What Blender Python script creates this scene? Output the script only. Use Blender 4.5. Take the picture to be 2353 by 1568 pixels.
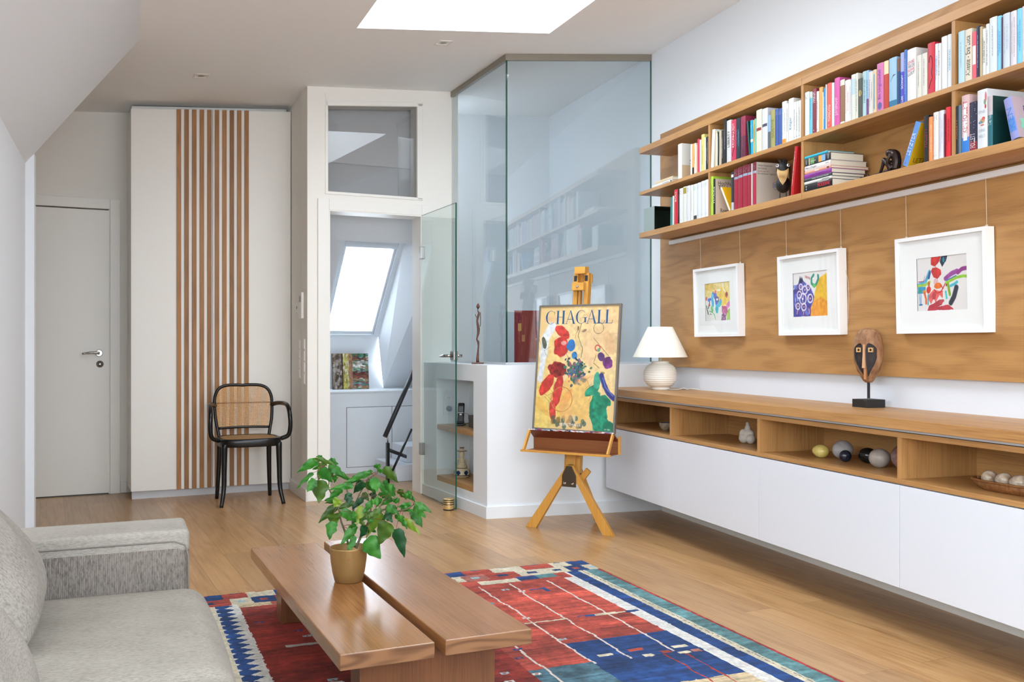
import bpy, bmesh, math, random
import numpy as np
from mathutils import Vector, Matrix
for _o in list(bpy.data.objects): bpy.data.objects.remove(_o)
random.seed(7); PI=math.pi
SC=bpy.context.scene; COL=SC.collection
# ---------------- camera ----------------
cam=bpy.data.cameras.new('camera'); camo=bpy.data.objects.new('camera',cam); COL.objects.link(camo); SC.camera=camo
cam.sensor_fit='HORIZONTAL'; cam.sensor_width=36.0; cam.lens=2200.0/2353*36; cam.clip_start=.05; cam.clip_end=200
cam.shift_y=-(784-792.5)/2353.0
camo.location=(0,0,1.12); camo.rotation_euler=(PI/2,0,-math.radians(18.52))
# ---------------- sky, exposure ----------------
SC.view_settings.view_transform='Standard'; SC.view_settings.look='None'; SC.view_settings.gamma=1; SC.view_settings.use_curve_mapping=False
SC.view_settings.exposure=1.68
W=bpy.data.worlds.new('sky'); SC.world=W; W.use_nodes=True
wn=W.node_tree; wn.nodes.clear()
wo=wn.nodes.new('ShaderNodeOutputWorld'); wb=wn.nodes.new('ShaderNodeBackground')
wb.inputs[0].default_value=(.82,.91,1.0,1); wb.inputs[1].default_value=3.4
wn.links.new(wb.outputs[0],wo.inputs[0])
def area(name,loc,look,sx,sy,power,col):
    l=bpy.data.lights.new(name,'AREA'); l.shape='RECTANGLE'; l.size=sx; l.size_y=sy; l.energy=power; l.color=col
    o=bpy.data.objects.new(name,l); COL.objects.link(o); o.location=loc
    o.rotation_euler=(Vector(look)-Vector(loc)).to_track_quat('-Z','Y').to_euler(); return o
# daylight pouring in through the window and rooflight openings
def portal(name,loc,look,sx,sy):
    o=area(name,loc,look,sx,sy,0,(1,1,1)); o.data.energy=1; o.data.cycles.is_portal=True; return o
portal('portal_rooflight',(1.53,4.66,3.45),(1.53,4.66,0),1.25,1.85)
portal('portal_rooflight_rear',(1.53,-.15,3.45),(1.53,-.15,0),1.25,2.1)
portal('portal_dormer',(-2.36,.25,1.75),(3,.25,1.75),4.4,1.3)
portal('portal_rear',(.6,-2.36,1.8),(.6,3,1.8),4.7,1.8)
portal('portal_hall',tuple(Vector((2.47*CB-8.3*SB,2.47*SB+8.3*CB,1.75))) if 0 else (1.37,8.55,1.75),(1.9,6.5,.6),.55,1.1)
portal('portal_added_window',(-1.675,6.841,1.55),(1.08,7.2,1.55),1.5,1.95)  # sky portal for the added back-left window

# ---------------- helpers ----------------
TB=math.radians(7.4); CB,SB=math.cos(TB),math.sin(TB)
def Bw(x,y,z=0): return Vector((x*CB-y*SB, x*SB+y*CB, z))     # second building axis to world
def ceilz(X,Y): return 2.835+.078*(CB*X+SB*Y)
def srgb(c):
    return tuple(((v/255)/12.92 if v/255<=.04045 else (((v/255)+.055)/1.055)**2.4) for v in c[:3])
MATS={}
def mat(name,col,rough=.5,metal=0,lin=False,**k):
    if name in MATS: return MATS[name]
    m=bpy.data.materials.new(name); m.use_nodes=True; b=m.node_tree.nodes['Principled BSDF']
    c=col if lin else srgb(col)
    b.inputs['Base Color'].default_value=(*c,1); b.inputs['Roughness'].default_value=rough; b.inputs['Metallic'].default_value=metal
    for kk,v in k.items(): b.inputs[kk.replace('_',' ')].default_value=v
    MATS[name]=m; return m
def cmat(col,rough=.45):
    col=tuple(v*.93 for v in col)
    return mat('paper_%d_%d_%d_%d'%(*[int(v) for v in col[:3]],int(rough*100)),col,rough)
def nd(m,t,**k):
    n=m.node_tree.nodes.new(t)
    for a,v in k.items(): setattr(n,a,v)
    return n
def lk(m,a,b): m.node_tree.links.new(a,b)
def ramp(m,src,stops):
    r=nd(m,'ShaderNodeValToRGB'); e=r.color_ramp.elements
    while len(e)<len(stops): e.new(.5)
    for i,(p,c) in enumerate(stops): e[i].position=p; e[i].color=(*c,1)
    lk(m,src,r.inputs[0]); return r
def bump(m,src,strength,dist=.002):
    b=nd(m,'ShaderNodeBump'); b.inputs['Strength'].default_value=strength; b.inputs['Distance'].default_value=dist
    lk(m,src,b.inputs['Height']); lk(m,b.outputs[0],m.node_tree.nodes['Principled BSDF'].inputs['Normal'])
def plaster(name,col,rough=.6):
    m=mat(name,col,rough); tc=nd(m,'ShaderNodeTexCoord'); n=nd(m,'ShaderNodeTexNoise'); n.inputs['Scale'].default_value=60
    lk(m,tc.outputs['Object'],n.inputs['Vector']); bump(m,n.outputs['Fac'],.08,.001); return m
def wood(name,light,dark,axis='Y',rough=.42,fine=1.0,cath=1.0,spec=.5,nw=1.0,sw=.085):
    """oak type grain running along one object axis"""
    if name in MATS: return MATS[name]
    m=mat(name,light,rough); P=m.node_tree.nodes['Principled BSDF']; P.inputs['Specular IOR Level'].default_value=spec
    tc=nd(m,'ShaderNodeTexCoord')
    s=[70,70,70]; s['XYZ'.index(axis)]=1.6
    mp=nd(m,'ShaderNodeMapping'); mp.inputs['Scale'].default_value=[v*fine for v in s]; lk(m,tc.outputs['Object'],mp.inputs[0])
    n1=nd(m,'ShaderNodeTexNoise'); n1.inputs['Scale'].default_value=3.2; n1.inputs['Detail'].default_value=5; n1.inputs['Roughness'].default_value=.65; lk(m,mp.outputs[0],n1.inputs['Vector'])
    s2=[3.4,3.4,3.4]; s2['XYZ'.index(axis)]=.55
    mp2=nd(m,'ShaderNodeMapping'); mp2.inputs['Scale'].default_value=[v*cath for v in s2]; lk(m,tc.outputs['Object'],mp2.inputs[0])
    n2=nd(m,'ShaderNodeTexNoise'); n2.inputs['Scale'].default_value=1.3; n2.inputs['Detail'].default_value=1.5; lk(m,mp2.outputs[0],n2.inputs['Vector'])
    mul=nd(m,'ShaderNodeMath',operation='MULTIPLY'); mul.inputs[1].default_value=34; lk(m,n2.outputs['Fac'],mul.inputs[0])
    sn=nd(m,'ShaderNodeMath',operation='SINE'); lk(m,mul.outputs[0],sn.inputs[0])
    ad=nd(m,'ShaderNodeMath',operation='MULTIPLY_ADD'); ad.inputs[1].default_value=sw; lk(m,sn.outputs[0],ad.inputs[0]); nm=nd(m,'ShaderNodeMath',operation='MULTIPLY_ADD'); nm.inputs[1].default_value=nw; nm.inputs[2].default_value=.5-.5*nw; lk(m,n1.outputs['Fac'],nm.inputs[0]); lk(m,nm.outputs[0],ad.inputs[2])
    mid=tuple((a+b)/2 for a,b in zip(srgb(light),srgb(dark)))
    r=ramp(m,ad.outputs[0],[(.18,srgb(dark)),(.42,tuple(.35*d+.65*l for d,l in zip(srgb(dark),srgb(light)))),(.58,srgb(light)),(.9,tuple(min(1,v*1.08) for v in srgb(light)))])
    lk(m,r.outputs[0],P.inputs['Base Color']); bump(m,n1.outputs['Fac'],.12,.0008); return m
def glassmat(name,tint,ior=1.55,rough=0.0):
    if name in MATS: return MATS[name]
    m=bpy.data.materials.new(name); m.use_nodes=True; nt=m.node_tree; nt.nodes.clear()
    o=nt.nodes.new('ShaderNodeOutputMaterial'); t=nt.nodes.new('ShaderNodeBsdfTransparent'); g=nt.nodes.new('ShaderNodeBsdfGlossy')
    f=nt.nodes.new('ShaderNodeFresnel'); ge=nt.nodes.new('ShaderNodeNewGeometry'); ma=nt.nodes.new('ShaderNodeMath'); ma.operation='MULTIPLY_ADD'; ma.inputs[1].default_value=-2; ma.inputs[2].default_value=1
    pw=nt.nodes.new('ShaderNodeMath'); pw.operation='POWER'; pw.inputs[0].default_value=ior; nt.links.new(ge.outputs['Backfacing'],ma.inputs[0]); nt.links.new(ma.outputs[0],pw.inputs[1]); nt.links.new(pw.outputs[0],f.inputs[0])
    mx=nt.nodes.new('ShaderNodeMixShader')
    t.inputs[0].default_value=(*tint,1); g.inputs['Roughness'].default_value=rough
    nt.links.new(f.outputs[0],mx.inputs[0]); nt.links.new(t.outputs[0],mx.inputs[1]); nt.links.new(g.outputs[0],mx.inputs[2]); nt.links.new(mx.outputs[0],o.inputs[0])
    MATS[name]=m; return m
# materials
WALLC=plaster('plaster_bluish_light',(230,234,238),.7); WALL=plaster('white_plaster',(243,239,231),.7); CEIL=plaster('ceiling_plaster',(249,249,248),.8)  # one white plaster in bluish and warm copies, tint of the daylight painted in
LACQ=mat('white_lacquer',(222,227,235),.35); LACQW=mat('lacquer_warm_light',(243,239,231),.4); LACQ2=mat('white_satin_paint',(241,238,231),.4); TRIM=mat('trim_white',(243,240,233),.4)  # sideboard white cooled, left-hand whites warmed: colour of the light painted in
OAKY=wood('oak_veneer_y',(186,140,86),(146,100,54),'Y'); OAKX=wood('oak_veneer_x',(186,140,86),(146,100,54),'X'); OAKZ=wood('oak_veneer_z',(186,140,86),(146,100,54),'Z')
PANEL=wood('oak_wall_panel',(182,136,82),(140,96,50),'Y',.5,1.3,2.0,nw=.55,sw=.10)
SLAT=wood('oak_slat',(168,118,68),(124,82,42),'Z',.5,1.0,1.6)
def objvar(m,lo,hi):
    P=m.node_tree.nodes['Principled BSDF']; src=[l.from_socket for l in m.node_tree.links if l.to_socket==P.inputs['Base Color']][0]
    oi=nd(m,'ShaderNodeObjectInfo'); mr=nd(m,'ShaderNodeMapRange'); mr.inputs['To Min'].default_value=lo; mr.inputs['To Max'].default_value=hi; hs=nd(m,'ShaderNodeHueSaturation')
    lk(m,oi.outputs['Random'],mr.inputs['Value']); lk(m,mr.outputs[0],hs.inputs['Value']); lk(m,src,hs.inputs['Color']); lk(m,hs.outputs[0],P.inputs['Base Color'])
objvar(SLAT,.78,1.15)
BEECH=wood('beech_wood',(212,156,72),(186,128,50),'Z',.38,.9,.8); BEECHX=wood('beech_wood_x',(212,156,72),(186,128,50),'X',.38,.9,.8); BROWNP=wood('brown_plywood',(140,82,40),(108,58,26),'X',.5)
CHERRY=wood('table_wood',(152,104,62),(120,78,43),'Y',.24,.7,.8); CHERRYZ=wood('table_wood_end',(136,98,66),(96,64,40),'X',.4,.25,3.2,nw=.6,sw=.22); CHERRYL=wood('table_leg_wood',(118,76,46),(88,54,32),'Z',.35)
METAL=mat('brushed_metal',(168,166,162),.28,1); CHROME=mat('chrome',(210,210,212),.12,1); ALU=mat('aluminium_grey',(196,200,204),.4,.3); BRONZER=mat('bronze_rail',(150,142,128),.35,.6)
BLACK=mat('black_lacquer',(9,9,11),.28); BLK2=mat('matt_black',(30,28,28),.6); DARK=mat('dark_grey_metal',(52,54,58),.4,.3)
GLASS=glassmat('partition_glass',(.93,.96,.97),1.85); GLASSD=glassmat('door_glass',(.91,.955,.945),1.5); GLASST=glassmat('transom_glass',(.70,.70,.70),1.9); GEDGE=mat('glass_edge_green',(18,70,58),.15)
PICG=glassmat('picture_glass',(.99,.99,.99),1.25)
CERAM=mat('cream_ceramic',(244,240,230),.32); SHADE=mat('lamp_shade_fabric',(246,240,226),.8,0)
# mesh builders
def addbox(bm,x0,x1,y0,y1,z0,z1,M=None,mi=0):
    co=[(x0,y0,z0),(x1,y0,z0),(x1,y1,z0),(x0,y1,z0),(x0,y0,z1),(x1,y0,z1),(x1,y1,z1),(x0,y1,z1)]
    v=[bm.verts.new(M@Vector(c) if M is not None else c) for c in co]; fs=[]
    for f in ((0,3,2,1),(4,5,6,7),(0,1,5,4),(1,2,6,5),(2,3,7,6),(3,0,4,7)):
        q=bm.faces.new([v[i] for i in f]); q.material_index=mi; fs.append(q)
    return fs
def addhull(bm,pts,faces,mi=0):
    v=[bm.verts.new(p) for p in pts]
    for f in faces:
        q=bm.faces.new([v[i] for i in f]); q.material_index=mi
def addprism(bm,poly,h0,h1,f=None,mi=0):
    """poly in 2D, f(x,y,h)->3D"""
    f=f or (lambda x,y,h:(x,y,h)); a=[bm.verts.new(f(x,y,h0)) for x,y in poly]; b=[bm.verts.new(f(x,y,h1)) for x,y in poly]; n=len(poly)
    for fc in ([a[i] for i in range(n)][::-1],[b[i] for i in range(n)]):
        q=bm.faces.new(fc); q.material_index=mi
    for i in range(n):
        q=bm.faces.new((a[i],a[(i+1)%n],b[(i+1)%n],b[i])); q.material_index=mi
def addlathe(bm,prof,n=32,M=None,mi=0,cap=True):
    rings=[]
    for r,z in prof:
        rings.append([bm.verts.new((M@Vector((r*math.cos(2*PI*i/n),r*math.sin(2*PI*i/n),z))) if M is not None else (r*math.cos(2*PI*i/n),r*math.sin(2*PI*i/n),z)) for i in range(n)])
    for a,b in zip(rings,rings[1:]):
        for i in range(n):
            q=bm.faces.new((a[i],a[(i+1)%n],b[(i+1)%n],b[i])); q.smooth=True; q.material_index=mi
    if cap:
        for rr in (rings[0][::-1],rings[-1]):
            q=bm.faces.new(rr); q.material_index=mi
def addtube(bm,pts,rad,n=10,mi=0,sq=1.0,up=None):
    """tube through points; rad a number or list"""
    pts=[Vector(p) for p in pts]; R=rad if isinstance(rad,(list,tuple)) else [rad]*len(pts)
    prev=None; rings=[]
    for i,p in enumerate(pts):
        d=(pts[min(i+1,len(pts)-1)]-pts[max(i-1,0)]).normalized()
        if prev is None:
            ref=Vector(up) if up else (Vector((0,0,1)) if abs(d.z)<.9 else Vector((1,0,0)))
            s=d.cross(ref).normalized()
        else: s=(prev-d*prev.dot(d)).normalized()
        prev=s; t=d.cross(s)
        rings.append([bm.verts.new(p+(s*math.cos(2*PI*k/n)+t*math.sin(2*PI*k/n)*sq)*R[i]) for k in range(n)])
    for a,b in zip(rings,rings[1:]):
        for k in range(n):
            q=bm.faces.new((a[k],a[(k+1)%n],b[(k+1)%n],b[k])); q.smooth=True; q.material_index=mi
    for rr in (rings[0][::-1],rings[-1]):
        q=bm.faces.new(rr); q.material_index=mi
def spline(pts,n=8):
    P=[Vector(p) for p in pts]; P=[P[0]*2-P[1]]+P+[P[-1]*2-P[-2]]; out=[]
    for i in range(1,len(P)-2):
        for k in range(n):
            t=k/n; a,b,c,d=P[i-1],P[i],P[i+1],P[i+2]
            out.append(.5*((2*b)+(c-a)*t+(2*a-5*b+4*c-d)*t*t+(3*b-a-3*c+d)*t**3))
    out.append(P[-2]); return out
def obj(name,bm,m,parent=None,loc=None,rotz=0,bev=0,smooth=False,seg=2,norm=True):
    if norm: bmesh.ops.recalc_face_normals(bm,faces=bm.faces[:])
    me=bpy.data.meshes.new(name); 
    if smooth:
        for f in bm.faces: f.smooth=True
    bm.to_mesh(me); bm.free()
    for x in (m if isinstance(m,(list,tuple)) else [m]): me.materials.append(x)
    o=bpy.data.objects.new(name,me); COL.objects.link(o)
    if parent: o.parent=parent
    if loc is not None: o.location=loc
    o.rotation_euler.z=rotz
    if bev:
        b=o.modifiers.new('bevel','BEVEL'); b.width=bev; b.segments=seg; b.limit_method='ANGLE'; b.angle_limit=math.radians(40)
        if smooth is False: pass
    return o
def tag(o,label=None,cat=None,group=None,kind=None):
    if label: o['label']=label
    if cat: o['category']=cat
    if group: o['group']=group
    if kind: o['kind']=kind
    return o
def thing(name,label,cat,loc=(0,0,0),rotz=0,group=None):
    o=bpy.data.objects.new(name,None); o.empty_display_size=.05; COL.objects.link(o); o.location=loc; o.rotation_euler=(0,0,rotz)
    return tag(o,label,cat,group)
def struct(name,bm,m,**k):
    o=obj(name,bm,m,**k); o['kind']='structure'; return o
def copy_tree(o,parent=None):
    c=o.copy(); COL.objects.link(c)
    if parent: c.parent=parent
    for ch in [x for x in o.children]: copy_tree(ch,c)
    return c
def B(): return bmesh.new()
def bbox(x0,x1,y0,y1,z0,z1,M=None): b=B(); addbox(b,x0,x1,y0,y1,z0,z1,M); return b
def panel(bm,ucuts,vcuts,holes,fmap,thick,mi=0):
    """slab in (u,v) with rectangular holes; fmap(u,v,w)->point, w from 0 to thick"""
    nu,nv=len(ucuts)-1,len(vcuts)-1
    solid=lambda i,j: 0<=i<nu and 0<=j<nv and (i,j) not in holes
    V={}
    def vt(i,j,k):
        if (i,j,k) not in V: V[(i,j,k)]=bm.verts.new(fmap(ucuts[i],vcuts[j],thick*k))
        return V[(i,j,k)]
    for i in range(nu):
        for j in range(nv):
            if not solid(i,j): continue
            for k in (0,1):
                q=bm.faces.new((vt(i,j,k),vt(i+1,j,k),vt(i+1,j+1,k),vt(i,j+1,k))); q.material_index=mi
            for (di,dj,a,b) in ((-1,0,(i,j),(i,j+1)),(1,0,(i+1,j),(i+1,j+1)),(0,-1,(i,j),(i+1,j)),(0,1,(i,j+1),(i+1,j+1))):
                if not solid(i+di,j+dj):
                    q=bm.faces.new((vt(*a,0),vt(*b,0),vt(*b,1),vt(*a,1))); q.material_index=mi
def rbox(bm,a,b,c,r,n=10,M=None,bulge=(0,0,0),mi=0):
    """rounded box with half sizes a,b,c, soft bulging faces"""
    vm={}
    def V(p):
        k=tuple(round(x,5) for x in p)
        if k not in vm:
            q=[max(-(h-r),min(h-r,x)) for x,h in zip(p,(a,b,c))]; d=Vector([x-y for x,y in zip(p,q)])
            if d.length>1e-9: d=d.normalized()*r
            w=Vector(q)+d; u=[x/h for x,h in zip(p,(a,b,c))]
            for ax in range(3):
                o1,o2=[i for i in range(3) if i!=ax]
                w[ax]+= (1 if u[ax]>0 else -1)*bulge[ax]*max(0,1-u[o1]**2)*max(0,1-u[o2]**2)*abs(u[ax])
            vm[k]=bm.verts.new(M@w if M is not None else w)
        return vm[k]
    H=(a,b,c)
    def cuts(h):
        e=[-h+r*x for x in (0,.3,.65,1)]; return e+[ -h+r+(2*h-2*r)*i/n for i in range(1,n)]+[-x for x in e[::-1]]
    for ax in range(3):
        o1,o2=[i for i in range(3) if i!=ax]; c1,c2=cuts(H[o1]),cuts(H[o2])
        for s in (-1,1):
            for i in range(len(c1)-1):
                for j in range(len(c2)-1):
                    ps=[]
                    for (x,y) in ((c1[i],c2[j]),(c1[i+1],c2[j]),(c1[i+1],c2[j+1]),(c1[i],c2[j+1])):
                        p=[0,0,0]; p[ax]=s*H[ax]; p[o1]=x; p[o2]=y; ps.append(V(p))
                    if len(set(ps))>=3:
                        q=bm.faces.new(ps); q.smooth=True; q.material_index=mi
TXT={}
def textgeo(s,size=1.0,cond=1.0):
    """triangulated lettering centred on 0,0 ; height = size"""
    if s not in TXT:
        cu=bpy.data.curves.new('t','FONT'); cu.body=s; cu.size=1; cu.resolution_u=3; o=bpy.data.objects.new('t',cu); COL.objects.link(o)
        bpy.context.view_layer.update(); dg=bpy.context.evaluated_depsgraph_get(); me=o.evaluated_get(dg).to_mesh()
        vs=[tuple(v.co[:2]) for v in me.vertices]; fs=[tuple(p.vertices) for p in me.polygons]; o.evaluated_get(dg).to_mesh_clear()
        bpy.data.objects.remove(o); bpy.data.curves.remove(cu)
        xs=[v[0] for v in vs]; ys=[v[1] for v in vs]; cx=(min(xs)+max(xs))/2; cy=(min(ys)+max(ys))/2; hh=max(ys)-min(ys)
        TXT[s]=([((x-cx),(y-cy)) for x,y in vs],fs,max(xs)-min(xs),hh)
    return TXT[s]
def addtext(bm,s,f,w=None,h=None,mi=0):
    """fit lettering into width w and height h; f(tx,ty)->3D"""
    vs,fs,W_,H_=textgeo(s); sx=w/W_ if w else None; sy=h/H_ if h else None
    sx=sx or sy; sy=sy or sx
    v=[bm.verts.new(f(x*sx,y*sy)) for x,y in vs]
    for t in fs:
        try: q=bm.faces.new([v[i] for i in t]); q.material_index=mi
        except ValueError: pass
# painted rasters
def smooth_noise(w,h,cell,seed,oct=3):
    r=np.random.RandomState(seed); out=np.zeros((h,w)); amp=1; tot=0
    for o in range(oct):
        c=max(2,cell/2**o); gw,gh=int(w/c)+3,int(h/c)+3; g=r.rand(gh,gw)
        X=np.arange(w)/c; Y=np.arange(h)/c; xi=X.astype(int); yi=Y.astype(int); fx=X-xi; fy=Y-yi; fx=fx*fx*(3-2*fx); fy=fy*fy*(3-2*fy)
        a=g[yi][:,xi]; b=g[yi][:,xi+1]; c2=g[yi+1][:,xi]; d=g[yi+1][:,xi+1]
        out+=amp*((a*(1-fx)+b*fx)*(1-fy)[:,None]+(c2*(1-fx)+d*fx)*fy[:,None]); tot+=amp; amp*=.5
    return out/tot-.5
class Canvas:
    def __init__(s,w,h,col,seed=1,asp=1.0):
        s.w,s.h=w,h; s.img=np.ones((h,w,3))*np.array(col)/255.; s.seed=seed
        s.U,s.V=np.meshgrid((np.arange(w)+.5)/w*asp,(np.arange(h)+.5)/h)      # v grows upward
        s.asp=asp
    def nz(s,cell): s.seed+=1; return smooth_noise(s.w,s.h,cell,s.seed)
    def put(s,mask,col,a=1.0,var=.12):
        n=s.nz(9)*var*2; c=np.clip(np.array(col)/255.*(1+n[...,None]),0,1); m=(np.clip(mask,0,1)*a)[...,None]; s.img=s.img*(1-m)+c*m
    def blob(s,cx,cy,rx,ry,col,ang=0,a=1,wob=.5,soft=.08,var=.15):
        c,d=math.cos(ang),math.sin(ang); x=(s.U-cx)*c+(s.V-cy)*d; y=-(s.U-cx)*d+(s.V-cy)*c
        q=np.sqrt((x/rx)**2+(y/ry)**2)+s.nz(s.w*.07)*wob; s.put((1-q)/soft+.5,col,a,var)
    def ring(s,cx,cy,r,wd,col,a=1):
        q=np.abs(np.sqrt((s.U-cx)**2+(s.V-cy)**2)-r); s.put((wd-q)/(wd*.5)+.3,col,a)
    def stroke(s,pts,wd,col,a=1,wob=.004):
        dmin=np.ones((s.h,s.w))*9; U=s.U+s.nz(12)*wob*2; V=s.V+s.nz(12)*wob*2
        for (x0,y0),(x1,y1) in zip(pts,pts[1:]):
            dx,dy=x1-x0,y1-y0; L=dx*dx+dy*dy+1e-12; t=np.clip(((U-x0)*dx+(V-y0)*dy)/L,0,1); dmin=np.minimum(dmin,np.hypot(U-x0-t*dx,V-y0-t*dy))
        s.put((wd-dmin)/(wd*.35)+.3,col,a)
    def rect(s,x0,x1,y0,y1,col,a=1,wob=.004,var=.12):
        U=s.U+s.nz(8)*wob*2; V=s.V+s.nz(8)*wob*2
        s.put(((U>x0)&(U<x1)&(V>y0)&(V<y1)).astype(float),col,a,var)
    def poly(s,pts,col,a=1,wob=.01,var=.15):
        U=s.U+s.nz(14)*wob*2; V=s.V+s.nz(14)*wob*2; ins=np.zeros((s.h,s.w),bool); n=len(pts)
        for i in range(n):
            (x0,y0),(x1,y1)=pts[i],pts[(i+1)%n]
            if y0==y1: continue
            ins^=((y0>V)!=(y1>V))&(U<(x1-x0)*(V-y0)/(y1-y0)+x0)
        s.put(ins.astype(float),col,a,var)
def to_lin(a): return np.where(a<=.04045,a/12.92,((a+.055)/1.055)**2.4)
def gridmesh(name,img,f,m,parent=None,zn=None):
    """one mesh whose faces carry the painted colours"""
    h,w,_=img.shape; u,v=np.meshgrid(np.arange(w+1)/w,np.arange(h+1)/h); P=f(u,v)
    me=bpy.data.meshes.new(name); me.vertices.add((w+1)*(h+1)); me.vertices.foreach_set('co',np.stack(P,-1).reshape(-1).astype(np.float32))
    i,j=np.meshgrid(np.arange(w),np.arange(h)); a=(j*(w+1)+i).ravel(); q=np.stack([a,a+1,a+w+2,a+w+1],1).astype(np.int32)
    me.loops.add(q.size); me.loops.foreach_set('vertex_index',q.ravel()); me.polygons.add(len(q)); me.polygons.foreach_set('loop_start',np.arange(len(q),dtype=np.int32)*4)
    me.update(calc_edges=True)
    ca=me.color_attributes.new('paint','FLOAT_COLOR','CORNER'); c=np.ones((len(q),4,4),np.float32); c[:,:,:3]=to_lin(np.clip(img*.95,0,1)).reshape(-1,1,3); ca.data.foreach_set('color',c.ravel())
    me.materials.append(m); o=bpy.data.objects.new(name,me); COL.objects.link(o)
    if parent: o.parent=parent
    return o
def paintmat(name,rough=.7,bumpsc=0,bst=.3):
    m=mat(name,(200,200,200),rough); a=nd(m,'ShaderNodeVertexColor',layer_name='paint'); lk(m,a.outputs[0],m.node_tree.nodes['Principled BSDF'].inputs['Base Color'])
    if bumpsc:
        tc=nd(m,'ShaderNodeTexCoord'); n=nd(m,'ShaderNodeTexNoise'); n.inputs['Scale'].default_value=bumpsc; n.inputs['Detail'].default_value=3; lk(m,tc.outputs['Object'],n.inputs['Vector']); bump(m,n.outputs['Fac'],bst,.004)
    return m
PAINT=paintmat('painted_paper',.75)
# ================= the setting =================
# floor: oak boards running with the far part of the building
fm=mat('oak_floor',(214,172,122),.30); P=fm.node_tree.nodes['Principled BSDF']
tc=nd(fm,'ShaderNodeTexCoord'); mp=nd(fm,'ShaderNodeMapping'); mp.inputs['Rotation'].default_value=(0,0,-TB+PI/2); mp.inputs['Location'].default_value=(.3,.04,0)
# map (x',y') so that bricks are long in y'
lk(fm,tc.outputs['Object'],mp.inputs[0])
br=nd(fm,'ShaderNodeTexBrick',offset=.37,offset_frequency=2,squash=1.0)
for k,v in {'Scale':1.0,'Mortar Size':.0011,'Mortar Smooth':.3,'Bias':0,'Brick Width':2.1,'Row Height':.148}.items(): br.inputs[k].default_value=v
br.inputs['Color1'].default_value=(0,0,0,1); br.inputs['Color2'].default_value=(1,1,1,1); br.inputs['Mortar'].default_value=(.5,.5,.5,1); lk(fm,mp.outputs[0],br.inputs['Vector'])
mp2=nd(fm,'ShaderNodeMapping'); mp2.inputs['Scale'].default_value=(1.0,24,1); lk(fm,mp.outputs[0],mp2.inputs[0])
addv=nd(fm,'ShaderNodeVectorMath',operation='MULTIPLY_ADD'); lk(fm,br.outputs['Color'],addv.inputs[0]); addv.inputs[1].default_value=(7,13,5); lk(fm,mp2.outputs[0],addv.inputs[2])
n1=nd(fm,'ShaderNodeTexNoise'); n1.inputs['Scale'].default_value=2.6; n1.inputs['Detail'].default_value=6; n1.inputs['Roughness'].default_value=.65; lk(fm,addv.outputs[0],n1.inputs['Vector'])
mp3=nd(fm,'ShaderNodeMapping'); mp3.inputs['Scale'].default_value=(.8,5.5,1); lk(fm,mp.outputs[0],mp3.inputs[0])
ad3=nd(fm,'ShaderNodeVectorMath',operation='MULTIPLY_ADD'); lk(fm,br.outputs['Color'],ad3.inputs[0]); ad3.inputs[1].default_value=(9,3,5); lk(fm,mp3.outputs[0],ad3.inputs[2])
n2=nd(fm,'ShaderNodeTexNoise'); n2.inputs['Scale'].default_value=1.2; n2.inputs['Detail'].default_value=1.5; lk(fm,ad3.outputs[0],n2.inputs['Vector'])
mu=nd(fm,'ShaderNodeMath',operation='MULTIPLY'); mu.inputs[1].default_value=38; lk(fm,n2.outputs['Fac'],mu.inputs[0]); sn=nd(fm,'ShaderNodeMath',operation='SINE'); lk(fm,mu.outputs[0],sn.inputs[0])
ma=nd(fm,'ShaderNodeMath',operation='MULTIPLY_ADD'); ma.inputs[1].default_value=.07; lk(fm,sn.outputs[0],ma.inputs[0]); lk(fm,n1.outputs['Fac'],ma.inputs[2])
r1=ramp(fm,ma.outputs[0],[(.22,srgb((154,110,68))),(.48,srgb((180,138,91))),(.75,srgb((194,154,107)))])
hs=nd(fm,'ShaderNodeHueSaturation'); lk(fm,r1.outputs[0],hs.inputs['Color'])
mr=nd(fm,'ShaderNodeMapRange'); mr.inputs['To Min'].default_value=.82; mr.inputs['To Max'].default_value=1.10; lk(fm,br.outputs['Color'],mr.inputs['Value']); lk(fm,mr.outputs[0],hs.inputs['Value'])
mx=nd(fm,'ShaderNodeMix',data_type='RGBA'); lk(fm,br.outputs['Fac'],mx.inputs[0]); lk(fm,hs.outputs[0],mx.inputs[6]); mx.inputs[7].default_value=(*srgb((130,92,56)),1); lk(fm,mx.outputs[2],P.inputs['Base Color'])
bump(fm,n1.outputs['Fac'],.06,.0008)
struct('floor',bbox(-3.2,3.3,-2.6,9.4,-.12,0),fm)
# ceiling with the rooflight shaft over the room
def cf(u,v,w):
    sh=.055*(5.564-v) if .5<u<2.5 and v<6 else 0
    X=u+sh; return (X,v,ceilz(X,v)+w)
b=B(); panel(b,[-3.2,-.2,.913,2.108,3.3],[-2.6,-1.2,.9,3.75,5.564,9.4],{(2,3),(2,1)},cf,.45); struct('ceiling',b,CEIL)
# right wall
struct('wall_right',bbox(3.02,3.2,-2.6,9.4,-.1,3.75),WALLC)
# wall with the stair door and the transom light
def df(z2):
    return lambda u,v,w:Bw(u,6.78+w,v+(.097*(u-2.511) if 2.6<v<3.2 else 0))
b=B(); panel(b,[1.672,1.812,1.826,2.511,2.534,2.835],[0,2.090,2.223,2.921,3.6],{(1,2),(2,2),(2,0),(3,0),(1,9)},df(0),.165)
struct('wall_stair',b,WALL)
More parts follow.
